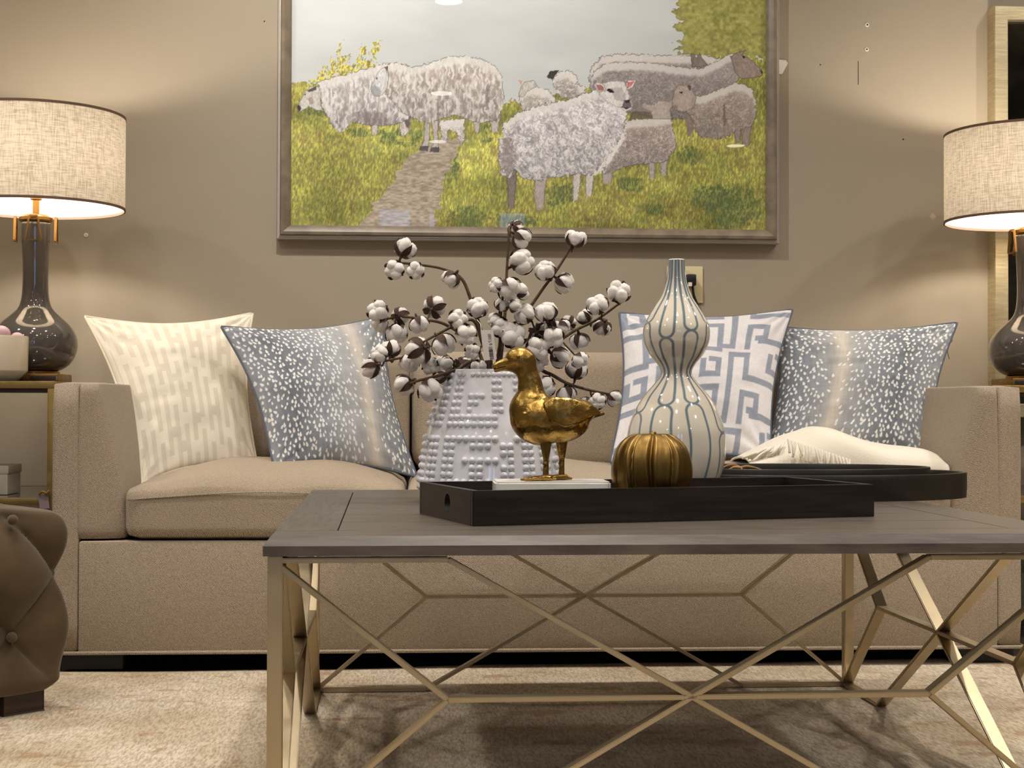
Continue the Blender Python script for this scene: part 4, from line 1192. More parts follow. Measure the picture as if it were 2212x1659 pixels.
# white pot of pink spheres on the left side table
def pot():
    Y = 4.05; c = at(0, 800, Y); s = mpp(Y); cx = c.x
    r = root('ceramic_pot', (cx, Y, ST_Z), 'off-white ceramic pot on the left side table, at the photo edge', 'pot')
    zt = at(0, 726, Y).z - ST_Z
    R = 57 * s
    lathe('body', [(R * .55, 0.0005), (R * .62, 0.002), (R * .98, 0.026), (R, 0.030), (R * 1.01, zt * .6), (R * 1.02, zt - .004), (R * 1.0, zt), (R * .93, zt - .002), (R * .92, 0.04), (0.002, 0.036)], (cx, Y, ST_Z), mat('ivory_glaze', (226, 212, 188), 0.15, coat=0.5), r, 56)
    M_pink = mat('mauve_wax', (196, 160, 168), 0.5)
    lab = ('largest mauve-pink ball in the off-white pot', 'mauve-pink ball at the right rim of the off-white pot', 'mauve-pink ball at the back of the off-white pot')
    for (px, py, rad, dy), lb in zip(((2, 722, 20, -0.012), (37, 731, 14, 0.0), (-28, 730, 18, 0.02)), lab):
        p = at(px, py, Y + dy); bm = bmesh.new(); bmesh.ops.create_uvsphere(bm, u_segments=32, v_segments=18, radius=rad * s, matrix=Matrix.Translation(p))
        for v in bm.verts: v.co.z = p.z + (v.co.z - p.z) * .92
        o = bm_obj('decor_ball', bm, M_pink, None, True); tag(o, lb, 'ball', 'mauve balls in the pot')
pot()
def gift_box():
    Y = 4.06; p = at(18, 1066, Y); zt = at(18, 1006, Y).z; x1 = p.x
    r = root('gift_box', (x1 - .09, Y + .06, 0.395), 'small cream lidded box on the shelf of the left side table', 'box')
    M_box = mat('cream_card', (214, 206, 190), 0.7)
    box('body', (x1 - 0.18, Y, 0.3955), (x1 - 0.002, Y + 0.13, 0.395 + (zt - .395) * .72), M_box, r, 0.001)
    box('lid', (x1 - 0.182, Y - 0.002, 0.395 + (zt - .395) * .72), (x1, Y + 0.132, zt), M_box, r, 0.001)
gift_box()
def hang_tag():
    Y = 3.925; a = at(92, 1063, Y)
    r = root('ribbon_tag', a, 'lilac paper tag tied with gold ribbon to the side table leg', 'tag')
    M_lil = mat('lilac_card', (150, 134, 140), 0.8); M_rib = mat('gold_ribbon', (150, 116, 50), 0.4, 0.5)
    q = [at(82, 1070, Y - .004), at(104, 1068, Y - .004), at(107, 1098, Y - .004), at(86, 1100, Y - .004)]
    V = q + [p + Vector((0, .001, 0)) for p in q]
    obj('card', V, [(3, 2, 1, 0), (4, 5, 6, 7), (0, 1, 5, 4), (1, 2, 6, 5), (2, 3, 7, 6), (3, 0, 4, 7)], M_lil, r, False)
    tube('ribbon', catmull([at(84, 1068, Y - .006), at(92, 1062, Y - .008), at(100, 1066, Y - .008), at(106, 1060, Y - .006)], 5), 0.003, M_rib, r, 6)
hang_tag()

# ------------------------------------------------------------------ framed picture of sheep
PY = 4.685      # front of the picture sheet
px0, px1 = at(597, 300, PY - 0.03).x, at(1688, 300, PY - 0.03).x
pz0 = at(1140, 519, PY - 0.03).z; pz1 = pz0 + 0.98
pic = root('framed_picture', ((px0 + px1) / 2, WALL_Y - 0.02, pz0), 'large framed painting of sheep and lambs in a meadow, hung above the sofa', 'picture')
M_frame = mat('taupe_frame_wood', (136, 123, 104), 0.40, 0.0, col2=(112, 100, 84), scale=20, stretch=(1, 1, 1), bump=0.1)
M_silver = mat('silver_edge', (206, 202, 196), 0.3, 0.45)
def mitre(prefix, x0, x1, z0, z1, prof, ybase, m, parent):
    """four mitred rails; prof = [(inset from outer edge, forward of ybase)] closed loop"""
    res = []
    for side in range(4):
        V = []
        for end in (0, 1):
            for (d, h) in prof:
                xa, xb, za, zb = x0 + d, x1 - d, z0 + d, z1 - d
                p = [((xa, za), (xa, zb)), ((xa, zb), (xb, zb)), ((xb, zb), (xb, za)), ((xb, za), (xa, za))][side][end]
                V.append((p[0], ybase - h, p[1]))
        n = len(prof); Fc = [(k, (k + 1) % n, n + (k + 1) % n, n + k) for k in range(n)] + [tuple(range(n - 1, -1, -1)), tuple(range(n, 2 * n))]
        bm = bmesh.new(); vs = [bm.verts.new(v) for v in V]
        for f in Fc: bm.faces.new([vs[i] for i in f])
        bmesh.ops.recalc_face_normals(bm, faces=bm.faces)
        res.append(auto_smooth(bm_obj(prefix, bm, m, parent), 35))
    return res
rails = mitre('frame_rail', px0 + .0095, px1 - .0095, pz0 + .0095, pz1 - .0095, [(0, 0), (0, 0.044), (0.004, 0.050), (0.012, 0.052), (0.024, 0.047), (0.030, 0.040), (0.033, 0.038), (0.033, 0)], WALL_Y - 0.002, M_frame, pic)
mitre('silver_edge', px0, px1, pz0, pz1, [(0, 0), (0, 0.034), (0.0025, 0.038), (0.005, 0.036), (0.007, 0.041), (0.0094, 0.041), (0.0094, 0)], WALL_Y - 0.002, M_silver, pic)

def paint_sheep():
    ix0, ix1, iz0, iz1 = px0 + 0.041, px1 - 0.041, pz0 + 0.041, pz1 - 0.041
    step = 1033 / 680.0
    W = 681; H = int(round((iz1 - iz0) / (ix1 - ix0) * 680)) + 1
    X = np.linspace(627, 1660, W)[None].repeat(H, 0); Yp = (493 - np.arange(H) * step)[:, None].repeat(W, 1)
    x, y = X, Yp
    n1 = fbm(x / 9, y / 9, 1, 3) - .5; n2 = fbm(x / 9, y / 9, 21, 3) - .5
    def poly(pts, rough=0.0, sc=5.0, seed=0):
        xx, yy_ = x, y
        if rough:
            xx = x + (fbm(x / sc, y / sc, 31 + seed, 2) - .5) * rough; yy_ = y + (fbm(x / sc, y / sc, 77 + seed, 2) - .5) * rough
        ins = np.zeros(x.shape, bool); P = pts; j = len(P) - 1
        for i in range(len(P)):
            xi, yi = P[i]; xj, yj = P[j]
            if yi != yj:
                c = ((yi > yy_) != (yj > yy_)) & (xx < (xj - xi) * (yy_ - yi) / (yj - yi) + xi); ins ^= c
            j = i
        return ins
    def edge(m, k=1):
        e = m.copy()
        for dx, dy in ((k, 0), (-k, 0), (0, k), (0, -k)): e &= np.roll(np.roll(m, dx, 1), dy, 0)
        return m & ~e
    def blur(m, k):
        m = m.astype(float)
        for _ in range(k): m = (m + np.roll(m, 1, 0) + np.roll(m, -1, 0) + np.roll(m, 1, 1) + np.roll(m, -1, 1)) / 5
        return m
    C = np.empty(x.shape + (3,))
    # sky
    C[:] = (208, 213, 214); C += ((fbm(x / 120, y / 45, 3, 3) - .5) * 16)[..., None]
    def put(m, col, a=1.0):
        m = (m.astype(float) * a)[..., None]; C[:] = C * (1 - m) + np.asarray(col, float) * m
    # tree top right
    tree = poly([(1452, -700), (1452, -20), (1470, 8), (1446, 20), (1478, 32), (1452, 50), (1480, 62), (1456, 78), (1476, 88), (1452, 104), (1490, 112), (1700, 120), (1700, -700)], 26, 11, 2)
    f1 = fbm(x / 7, y / 7, 12, 3)[..., None]
    C[:] = np.where(tree[..., None], np.array((122, 126, 66)) * (1 - f1) + np.array((204, 198, 122)) * f1, C)
    put(edge(tree), (90, 88, 50), .5)
    # meadow
    hor = [(560, 195), (640, 186), (690, 182), (740, 205), (860, 225), (1000, 230), (1085, 222), (1105, 212), (1125, 222), (1180, 205), (1262, 186), (1300, 178), (1470, 118), (1560, 112), (1740, 118), (1740, 620), (560, 620)]
    mead = poly(hor, 16, 6, 4)
    bush = poly([(676, 182), (683, 160), (706, 150), (712, 122), (722, 142), (731, 92), (738, 128), (752, 112), (748, 142), (768, 148), (772, 104), (786, 106), (780, 140), (795, 132), (802, 98), (818, 96), (812, 122), (800, 146), (840, 140), (800, 170), (740, 190)], 22, 6, 6) & (fbm(x / 4, y / 4, 50, 2) > .36)
    sh = (vn(x / 30, y / 30, 5) - .5) * 6
    st = fbm((x + sh + (y * .12)) / 1.7, y / 6.0, 14, 3); st2 = fbm((x - sh) / 3.4, y / 9.0, 16, 2); bigp = fbm(x / 60, y / 34, 18, 3)
    yel = np.array((206, 204, 106.)); oli = np.array((148, 146, 78.)); grn = np.array((112, 126, 78.)); brn = np.array((126, 108, 78.))
    t = np.clip((st - .36) / .28, 0, 1)[..., None]; u_ = np.clip((st2 - .35) / .3, 0, 1)[..., None]; b_ = np.clip((bigp - .35) / .3, 0, 1)[..., None]
    g = (oli * (1 - t) + yel * t); g = g * (.55 + .45 * u_) + (grn * (1 - b_) + brn * b_) * (.45 - .45 * u_)
    lum = 1.0 + 0.50 * (fbm(x / 90, y / 50, 201, 3) - .5) + 0.16 * np.exp(-((x - 1020) / 60) ** 2 - ((y - 370) / 60) ** 2) - 0.10 * np.clip((y - 400) / 90, 0, 1) + 0.10 * np.exp(-((y - 300) / 30) ** 2)
    g = g * lum[..., None]
    C[:] = np.where(mead[..., None], g, C)
    C[:] = np.where(bush[..., None], np.array((192, 184, 92.)) * (.75 + .5 * t), C)
    # darker clumps painted in the meadow
    for (cx, cy, rx, ry) in ((1590, 440, 70, 55), (1545, 425, 60, 30), (1360, 395, 35, 18), (1210, 420, 40, 30), (1420, 450, 25, 12), (700, 245, 60, 14), (780, 292, 60, 10), (1010, 470, 40, 30), (870, 300, 60, 20), (1110, 475, 50, 20), (1045, 290, 20, 20), (1490, 330, 30, 22), (970, 360, 22, 40)):
        dd = ((x - cx) / rx) ** 2 + ((y - cy) / ry) ** 2 + (fbm(x / 8, y / 8, 60, 3) - .5) * 1.6
        a = np.clip((1 - dd) * 1.6, 0, .72) * (.5 + .5 * (st < .52)) * mead
        put(a, (88, 106, 70))
    # path
    path = poly([(740, 520), (790, 470), (842, 400), (868, 350), (902, 322), (960, 300), (1006, 302), (985, 330), (962, 372), (948, 420), (940, 470), (936, 520)], 26, 9, 8)
    pn = fbm(x / 9, y / 3, 70, 3)[..., None]
    C[:] = np.where(path[..., None], np.array((136, 122, 108.)) * (1 - pn) + np.array((222, 210, 192.)) * pn, C)
    # wool: stroke texture; style 0 = curly, 1 = hanging locks
    curl = np.abs(fbm(x / 3.3 + n1 * 6, y / 3.3 + n2 * 6, 81, 2) - .5) * 2
    lock = fbm((x + n1 * 10) / 3.4, (y + n2 * 14) / 11, 91, 2)
    dia = fbm((x * .85 - y * .5 + n1 * 18) / 2.3, (y * .85 + x * .5 + n2 * 18) / 6.5, 95, 3)
    def sheep(pts, lit, mid, style, seed, top=None, rough=7, out=True, grad=(0.5, 0.5)):
        m = poly(pts, rough, 4, seed)
        if style == 0: q = np.clip(curl * 1.6, 0, 1)
        elif style == 1: q = np.clip((lock - .3) / .4, 0, 1)
        else: q = np.clip((dia - .3) / .4, 0, 1)
        q = q[..., None]
        ys = [p[1] for p in pts]; v = np.clip((y - min(ys)) / (max(ys) - min(ys)), 0, 1)[..., None]
        pat = (0.92 + 0.22 * fbm(x / 22, y / 22, 170 + seed, 3))[..., None]; dark = np.asarray(mid, float) * (1.12 - .30 * v) * pat; light = np.asarray(lit, float) * (1.07 - .16 * v) * (0.5 + 0.5 * pat)
        c = dark * (1 - q) + light * q
        # bright back
        up_ = m & ~np.roll(m, -int(9), 0); tb_ = blur(m & ~np.roll(m, -12, 0), 4)[..., None]
        c = c * (1 - .75 * tb_) + np.array((232, 232, 228.)) * .75 * tb_
        C[:] = np.where(m[..., None], c, C)
        if out: put(edge(m) & (vn(x / 5, y / 5, seed) > .3), (84, 76, 74), .7)
        return m
    def part(pts, col, rough=0.0, a=1.0, seed=0, ol=0.0):
        m = poly(pts, rough, 4, seed)
        xs_ = [p[0] for p in pts]; hx_ = np.clip((x - min(xs_)) / max(1, max(xs_) - min(xs_)), 0, 1)
        tone = (0.84 + 0.30 * fbm(x / 2.2, y / 4.5, 140 + seed, 2) + 0.08 * np.sin(hx_ * 3.1))[..., None]
        al = (m.astype(float) * a)[..., None]; C[:] = C * (1 - al) + np.clip(np.asarray(col, float) * tone, 0, 250) * al
        if ol: put(edge(m), (70, 62, 60), ol)
        return m
    LW = (232, 230, 229); MG = (170, 164, 163); DW = (188, 181, 179); DG = (138, 130, 129)
    # far pair on the right
    sheep([(1268, 170), (1275, 140), (1298, 116), (1340, 110), (1400, 111), (1460, 112), (1530, 110), (1560, 118), (1560, 150), (1300, 200)], DW, DG, 0, 1)
    part([(1492, 108), (1500, 106), (1506, 116), (1512, 104), (1518, 116), (1532, 132), (1516, 138), (1496, 136)], (132, 120, 112), 3, 1, 3, .5)
    sheep([(1270, 185), (1278, 150), (1308, 131), (1360, 127), (1420, 130), (1480, 138), (1518, 138), (1545, 125), (1575, 108), (1592, 102), (1606, 112), (1600, 165), (1570, 182), (1530, 205), (1500, 230), (1492, 252), (1450, 252), (1400, 246), (1300, 230)], DW, DG, 0, 2)
    part([(1580, 112), (1594, 104), (1616, 96), (1606, 110), (1622, 114), (1640, 130), (1652, 144), (1650, 155), (1636, 158), (1606, 161), (1592, 150)], (150, 136, 130), 2, 1, 5, .6)
    part([(1646, 140), (1653, 145), (1650, 150)], (40, 34, 34)); part([(1606, 108), (1614, 112), (1610, 117)], (36, 30, 30))
    part([(1480, 236), (1496, 236), (1502, 272), (1488, 292), (1484, 270)], (136, 124, 116), 3)
    part([(1366, 236), (1450, 236), (1456, 252), (1390, 262), (1356, 256)], (96, 88, 76), 6, .7)
    # small lambs at the skyline
    sheep([(1122, 236), (1118, 205), (1130, 190), (1150, 184), (1185, 194), (1200, 214), (1196, 228), (1150, 240)], LW, (176, 168, 160), 0, 7)
    part([(1116, 208), (1120, 188), (1130, 175), (1150, 171), (1158, 184), (1136, 196), (1126, 210)], (196, 192, 186), 2, 1, 1, .45)
    part([(1116, 171), (1124, 174), (1122, 182)], (206, 140, 132))
    sheep([(1190, 168), (1202, 152), (1228, 149), (1244, 160), (1246, 178), (1264, 184), (1262, 198), (1226, 212), (1204, 206), (1194, 190)], LW, (164, 154, 148), 0, 8)
    part([(1178, 165), (1184, 152), (1206, 148), (1196, 160), (1192, 170)], (66, 60, 60), 2, 1, 2)
    # left pair
    for q in ([(798, 268), (814, 268), (812, 296), (800, 298)], [(858, 258), (884, 250), (881, 288), (868, 302), (860, 288)]): part(q, (196, 188, 182), 3, 1, 3, .5)
    part([(868, 256), (882, 254), (880, 280), (872, 276)], (110, 100, 98), 3)
    sheep([(683, 184), (722, 170), (780, 154), (830, 140), (880, 142), (892, 232), (880, 262), (840, 275), (800, 276), (756, 268), (742, 290), (722, 292), (710, 266), (697, 246), (690, 215)], LW, MG, 1, 11)
    part([(760, 250), (830, 240), (835, 275), (800, 276), (762, 270)], (116, 104, 102), 14, .45)
    part([(640, 244), (645, 226), (656, 205), (668, 193), (684, 191), (692, 205), (690, 224), (696, 246), (680, 244), (665, 236), (648, 248)], (198, 196, 192), 2, 1, 4, .5)
    part([(660, 201), (682, 192), (680, 200), (666, 205)], (96, 84, 80), 1); part([(640, 238), (644, 232), (650, 240), (644, 247)], (58, 56, 66), 1); part([(655, 210), (659, 208), (658, 214)], (50, 44, 44))
    part([(663, 218), (672, 214), (676, 230), (668, 232)], (150, 132, 126), 3, .7)
    for q in ([(914, 258), (927, 262), (923, 315), (921, 329), (902, 327), (911, 308)], [(928, 256), (944, 258), (943, 300), (946, 326), (924, 331), (933, 308)], [(1014, 255), (1036, 258), (1031, 284), (1027, 296), (1021, 280)], [(1050, 248), (1078, 248), (1072, 288), (1062, 292)]): part(q, (184, 178, 174), 3, 1, 6, .55)
    for q in ([(905, 318), (922, 318), (921, 329), (902, 327)], [(930, 320), (946, 320), (946, 330), (924, 331)]): part(q, (90, 84, 86), 2)
    sheep([(944, 264), (1000, 256), (1000, 306), (990, 320), (984, 290), (966, 284), (962, 308), (950, 312)], LW, (176, 168, 164), 0, 12, out=True)
    sheep([(830, 142), (850, 138), (886, 147), (930, 135), (962, 124), (1000, 121), (1040, 127), (1066, 140), (1080, 165), (1086, 210), (1082, 236), (1070, 262), (1036, 266), (1012, 262), (985, 250), (950, 258), (932, 268), (914, 268), (890, 260), (865, 245), (845, 225), (828, 206), (830, 180)], (230, 226, 222), (168, 158, 154), 1, 13)
    part([(1048, 180), (1053, 180), (1052, 235), (1046, 240)], (120, 110, 108), 5, .6)
    part([(797, 198), (803, 180), (812, 160), (822, 150), (834, 148), (836, 168), (834, 190), (826, 206), (814, 213), (802, 210)], (208, 208, 208), 2, 1, 8, .45)
    part([(797, 198), (806, 186), (820, 200), (818, 212), (803, 211)], (140, 144, 152), 2, .7); part([(826, 148), (834, 146), (833, 162)], (120, 92, 84), 1); part([(808, 172), (812, 170), (811, 177)], (60, 54, 54))
    # lamb in the middle
    for q in ([(1298, 360), (1326, 356), (1318, 400), (1300, 404)], [(1398, 342), (1416, 342), (1414, 386), (1404, 390)], [(1424, 338), (1444, 332), (1440, 378), (1428, 381)]): part(q, (172, 162, 158), 3, 1, 9, .4)
    sheep([(1348, 256), (1400, 250), (1430, 248), (1450, 244), (1458, 285), (1463, 310), (1450, 332), (1440, 346), (1400, 350), (1350, 356), (1320, 372), (1300, 376), (1308, 345), (1340, 290)], (206, 196, 190), (142, 130, 126), 0, 15)
    part([(1384, 222), (1390, 215), (1406, 222), (1426, 211), (1446, 212), (1462, 204), (1456, 222), (1448, 230), (1451, 252), (1410, 252), (1404, 235), (1390, 231)], (178, 168, 162), 2, 1, 10, .4)
    # right-hand lamb
    for q in ([(1588, 268), (1606, 266), (1602, 300), (1592, 302)], [(1604, 260), (1630, 258), (1621, 312), (1607, 314)]): part(q, (150, 138, 132), 3, 1, 9, .4)
    sheep([(1488, 192), (1512, 200), (1530, 195), (1560, 182), (1590, 169), (1612, 172), (1630, 185), (1639, 212), (1638, 242), (1630, 264), (1600, 276), (1570, 291), (1545, 299), (1520, 296), (1505, 280), (1500, 255), (1484, 235)], (198, 188, 180), (146, 134, 128), 0, 16)
    part([(1564, 220), (1569, 216), (1571, 262), (1565, 268)], (104, 94, 90), 4, .7)
    part([(1452, 212), (1456, 190), (1468, 175), (1478, 178), (1488, 173), (1497, 186), (1506, 202), (1502, 224), (1482, 236), (1462, 233), (1452, 228)], (172, 160, 152), 2, 1, 11, .5)
    part([(1486, 176), (1493, 178), (1494, 190), (1488, 186)], (96, 80, 76), 1); part([(1468, 192), (1476, 190), (1474, 197)], (40, 34, 34)); part([(1452, 222), (1462, 220), (1464, 230), (1453, 229)], (128, 112, 108), 1, .7)
    # the big ewe in front
    for q, cc in (([(1093, 372), (1114, 364), (1113, 400), (1107, 456), (1096, 460), (1092, 410)], (128, 118, 112)), ([(1154, 380), (1182, 378), (1176, 402), (1173, 440), (1179, 459), (1157, 456), (1149, 420)], (170, 160, 156)),
                  ([(1235, 370), (1254, 368), (1251, 400), (1247, 436), (1235, 438)], (196, 190, 186)), ([(1263, 370), (1282, 366), (1279, 400), (1275, 430), (1263, 429)], (196, 190, 186))): part(q, cc, 4, 1, 12, .5)
    sheep([(1074, 300), (1084, 266), (1110, 246), (1160, 226), (1230, 210), (1266, 196), (1292, 184), (1318, 205), (1352, 232), (1354, 252), (1345, 286), (1330, 312), (1310, 346), (1290, 372), (1270, 377), (1250, 373), (1228, 379), (1185, 383), (1165, 391), (1146, 389), (1124, 386), (1110, 366), (1100, 386), (1080, 379), (1073, 340)], (240, 239, 239), (168, 164, 168), 2, 18, rough=10)
    part([(1082, 300), (1098, 290), (1108, 330), (1104, 370), (1088, 378), (1078, 345)], (122, 108, 102), 18, .5)
    fr = poly([(1345, 286), (1354, 252), (1346, 300), (1316, 346), (1292, 374), (1276, 377), (1306, 345), (1330, 310)], 10, 4, 3); put(fr, (240, 238, 236), .85)
    part([(1286, 182), (1298, 177), (1320, 169), (1346, 171), (1356, 188), (1359, 206), (1366, 222), (1365, 232), (1350, 237), (1338, 228), (1322, 224), (1304, 212), (1292, 200)], (214, 212, 210), 3, 1, 13, .35)
    part([(1318, 186), (1340, 182), (1352, 205), (1346, 216), (1326, 210)], (168, 164, 164), 4, .7)
    part([(1280, 180), (1287, 172), (1304, 178), (1308, 192), (1290, 196)], (206, 198, 194), 1, 1, 2, .5); part([(1285, 179), (1299, 180), (1304, 190), (1291, 192)], (158, 112, 106), 1)
    part([(1350, 176), (1356, 167), (1375, 167), (1366, 184), (1353, 190)], (214, 206, 202), 1, 1, 2, .5); part([(1354, 172), (1370, 170), (1362, 182), (1353, 186)], (196, 126, 118), 1)
    part([(1308, 190), (1314, 186), (1322, 190), (1326, 196), (1316, 196)], (38, 34, 36), 1)
    part([(1347, 212), (1360, 210), (1364, 226), (1352, 230), (1342, 226)], (108, 106, 110), 2); part([(1349, 213), (1360, 211), (1359, 217), (1351, 218)], (52, 48, 52), 1); part([(1340, 227), (1358, 228), (1364, 225), (1352, 232)], (48, 42, 44), 1)
    # grass blades in front of the feet
    for (gx, gy, gr) in ((1100, 456, 26), (1165, 458, 26), (1240, 438, 22), (1270, 430, 20), (1408, 388, 22), (1434, 380, 20), (1310, 402, 24), (730, 292, 26), (806, 297, 14), (870, 300, 16), (1026, 294, 16), (1066, 288, 18), (1530, 298, 40), (1612, 314, 22), (975, 312, 14)):
        mm = (np.abs(x - gx) < gr) & (y > gy - 8 + 14 * (vn(x / 2.2, y / 50, 5) - .3)) & (y < gy + 10)
        C[:] = np.where((mm & mead & ~path)[..., None], g, C)
    Pw = np.zeros((H, W, 3)); Pw[..., 0] = np.linspace(ix0, ix1, W)[None]; Pw[..., 1] = PY; Pw[..., 2] = np.linspace(iz0, iz1, H)[:, None]
    grid_mesh('painted_sheet', Pw, C, col_mat('painted_print', 0.6, 0.2, 0.1, 300, 0.0), pic, smooth=False)
    box('glass_pane', (ix0 - .004, PY - 0.006, iz0 - .004), (ix1 + .004, PY - 0.004, iz1 + .004), M_glass, pic)
    box('backing', (px0 + .012, PY + .004, pz0 + .012), (px1 - .012, WALL_Y - 0.004, pz1 - .012), M_darkwood, pic)
paint_sheep()

# ------------------------------------------------------------------ tall mirror on the right
def mirror():
    Yf = WALL_Y - 0.062
    x0 = at(2149, 300, Yf).x; z1 = at(2149, 12, Yf).z; x1 = x0 + 0.72; z0 = 0.60
    r = root('wall_mirror', ((x0 + x1) / 2, WALL_Y - .03, z0), 'tall champagne-framed antiqued mirror on the wall behind the right lamp', 'mirror')
    M_mf = mat('champagne_leaf', (222, 210, 176), 0.34, 0.7, col2=(204, 190, 154), scale=16, stretch=(1, 1, 9), bump=0.2, detail=6)
    mitre('frame_rail', x0, x1, z0, z1, [(0, 0), (0, 0.06), (0.002, 0.062), (0.041, 0.062), (0.043, 0.06), (0.043, 0.02), (0.043, 0)], WALL_Y - .001, M_mf, r)
    M_mir = mat('antique_mirror', (104, 104, 98), 0.06, 1.0, col2=(74, 74, 70), scale=9, detail=8, rvar=0.05)
    box('mirror_glass', (x0 + .044, WALL_Y - 0.034, z0 + .044), (x1 - .044, WALL_Y - 0.028, z1 - .044), M_mir, r)
    box('backing', (x0 + .044, WALL_Y - 0.0275, z0 + .044), (x1 - .044, WALL_Y - 0.002, z1 - .044), M_darkwood, r)
mirror()

# ------------------------------------------------------------------ socket with plug
def outlet():
    Y = WALL_Y - 0.003; a = at(1440, 575, Y); b = at(1518, 655, Y)
    r = root('wall_outlet', ((a.x + b.x) / 2, Y, b.z), 'ivory wall outlet plate behind the neck of the gourd vase', 'outlet')
    box('plate', (a.x, WALL_Y - 0.008, b.z), (b.x, WALL_Y - 0.0005, a.z), M_ivory, r, 0.003)
    cx = at(1482, 600, Y).x
    for zc in (at(1482, 601, Y).z, at(1482, 634, Y).z):
        v, f = tube_geo([(cx, WALL_Y - 0.0098, zc), (cx, WALL_Y - 0.007, zc)], 0.024, 28); auto_smooth(obj('receptacle', v, f, M_ivory, r), 30)
    p = root('power_plug', (cx, WALL_Y - .02, at(1492, 610, Y).z - .02), 'black power plug with its cord in the wall outlet', 'plug')
    q = at(1491, 604, Y); box('plug_body', (q.x - .018, WALL_Y - 0.045, q.z - .022), (q.x + .012, WALL_Y - 0.0102, q.z + .014), M_black, p, 0.004)
    box('sticker', (q.x - .014, WALL_Y - 0.0462, q.z - .024), (q.x - .002, WALL_Y - 0.0453, q.z - .012), M_paper, p)
    tube('cord', catmull([q + Vector((0.002, -.027, -.014)), q + Vector((.006, -.026, -.05)), q + Vector((.020, -.022, -.085)), q + Vector((.034, -.014, -.13)), q + Vector((.03, -.012, -.30)), q + Vector((.02, -.012, -.48))], 8), 0.0042, M_black, p, 10)
outlet()

# ------------------------------------------------------------------ small things left on the wall
def anchor(px, py, label, screw=True):
    p = at(px, py, WALL_Y); r = root('wall_anchor', p, label, 'screw', 'wall anchors')
    v, f = tube_geo([(p.x, WALL_Y - 0.003, p.z), (p.x, WALL_Y - 0.0002, p.z)], [0.0055, 0.007], 20); auto_smooth(obj('collar', v, f, M_paper, r), 30)
    v, f = tube_geo([(p.x, WALL_Y - 0.0042, p.z), (p.x, WALL_Y - 0.0031, p.z)], 0.0026, 14); auto_smooth(obj('screw_hole', v, f, M_black if not screw else M_steel, r), 30)
anchor(186, 508, 'white plastic wall anchor with a screw, right of the left lamp')
anchor(1873, 54, 'upper of two white wall anchors between picture and mirror', False)
anchor(1872, 107, 'lower of two white wall anchors between picture and mirror', False)
def wallspot(px, py, rad, label, cat, m, diamond=False, name='nail_hole'):
    p = at(px, py, WALL_Y); n = 4 if diamond else 14
    v, f = tube_geo([(p.x, WALL_Y - 0.0008, p.z), (p.x, WALL_Y - 0.0001, p.z)], rad, n)
    tag(obj(name, v, f, m, None, False), label, cat)
M_hole = mat('nail_hole', (52, 42, 34), 0.9); M_patch = mat('paint_patch', (188, 172, 150), 0.85)
wallspot(1951, 301, 0.0028, 'dark nail hole in the wall left of the right lampshade', 'hole', M_hole)
wallspot(1772, 140, 0.0022, 'tiny nail hole in the wall just right of the picture', 'hole', M_hole)
wallspot(571, 46, 0.0022, 'tiny nail hole in the wall left of the picture', 'hole', M_hole)
wallspot(2015, 468, 0.0115, 'pale diamond-shaped paint patch on the wall beside the right lampshade', 'patch', M_patch, True, 'paint_patch')
def scuff():
    p0 = at(1854, 132, WALL_Y); p1 = at(1854, 183, WALL_Y)
    tag(box('wall_scratch', (p0.x - .0009, WALL_Y - .0006, p1.z), (p0.x + .0009, WALL_Y - .0001, p0.z), M_hole), 'thin dark upright scratch in the wall under the anchors', 'scratch')
    q = [at(1660, 126, WALL_Y - .006), at(1698, 130, WALL_Y - .006), at(1702, 137, WALL_Y - .006), at(1690, 160, WALL_Y - .006), at(1660, 158, WALL_Y - .006)]
    V = q + [p + Vector((0, .0012, 0)) for p in q]
    o = obj('label_card', V, [(4, 3, 2, 1, 0), (5, 6, 7, 8, 9)] + [(k, (k + 1) % 5, 5 + (k + 1) % 5, 5 + k) for k in range(5)], M_paper, None, False)
    tag(o, 'white label card sticking out from behind the right side of the picture', 'card')
scuff()

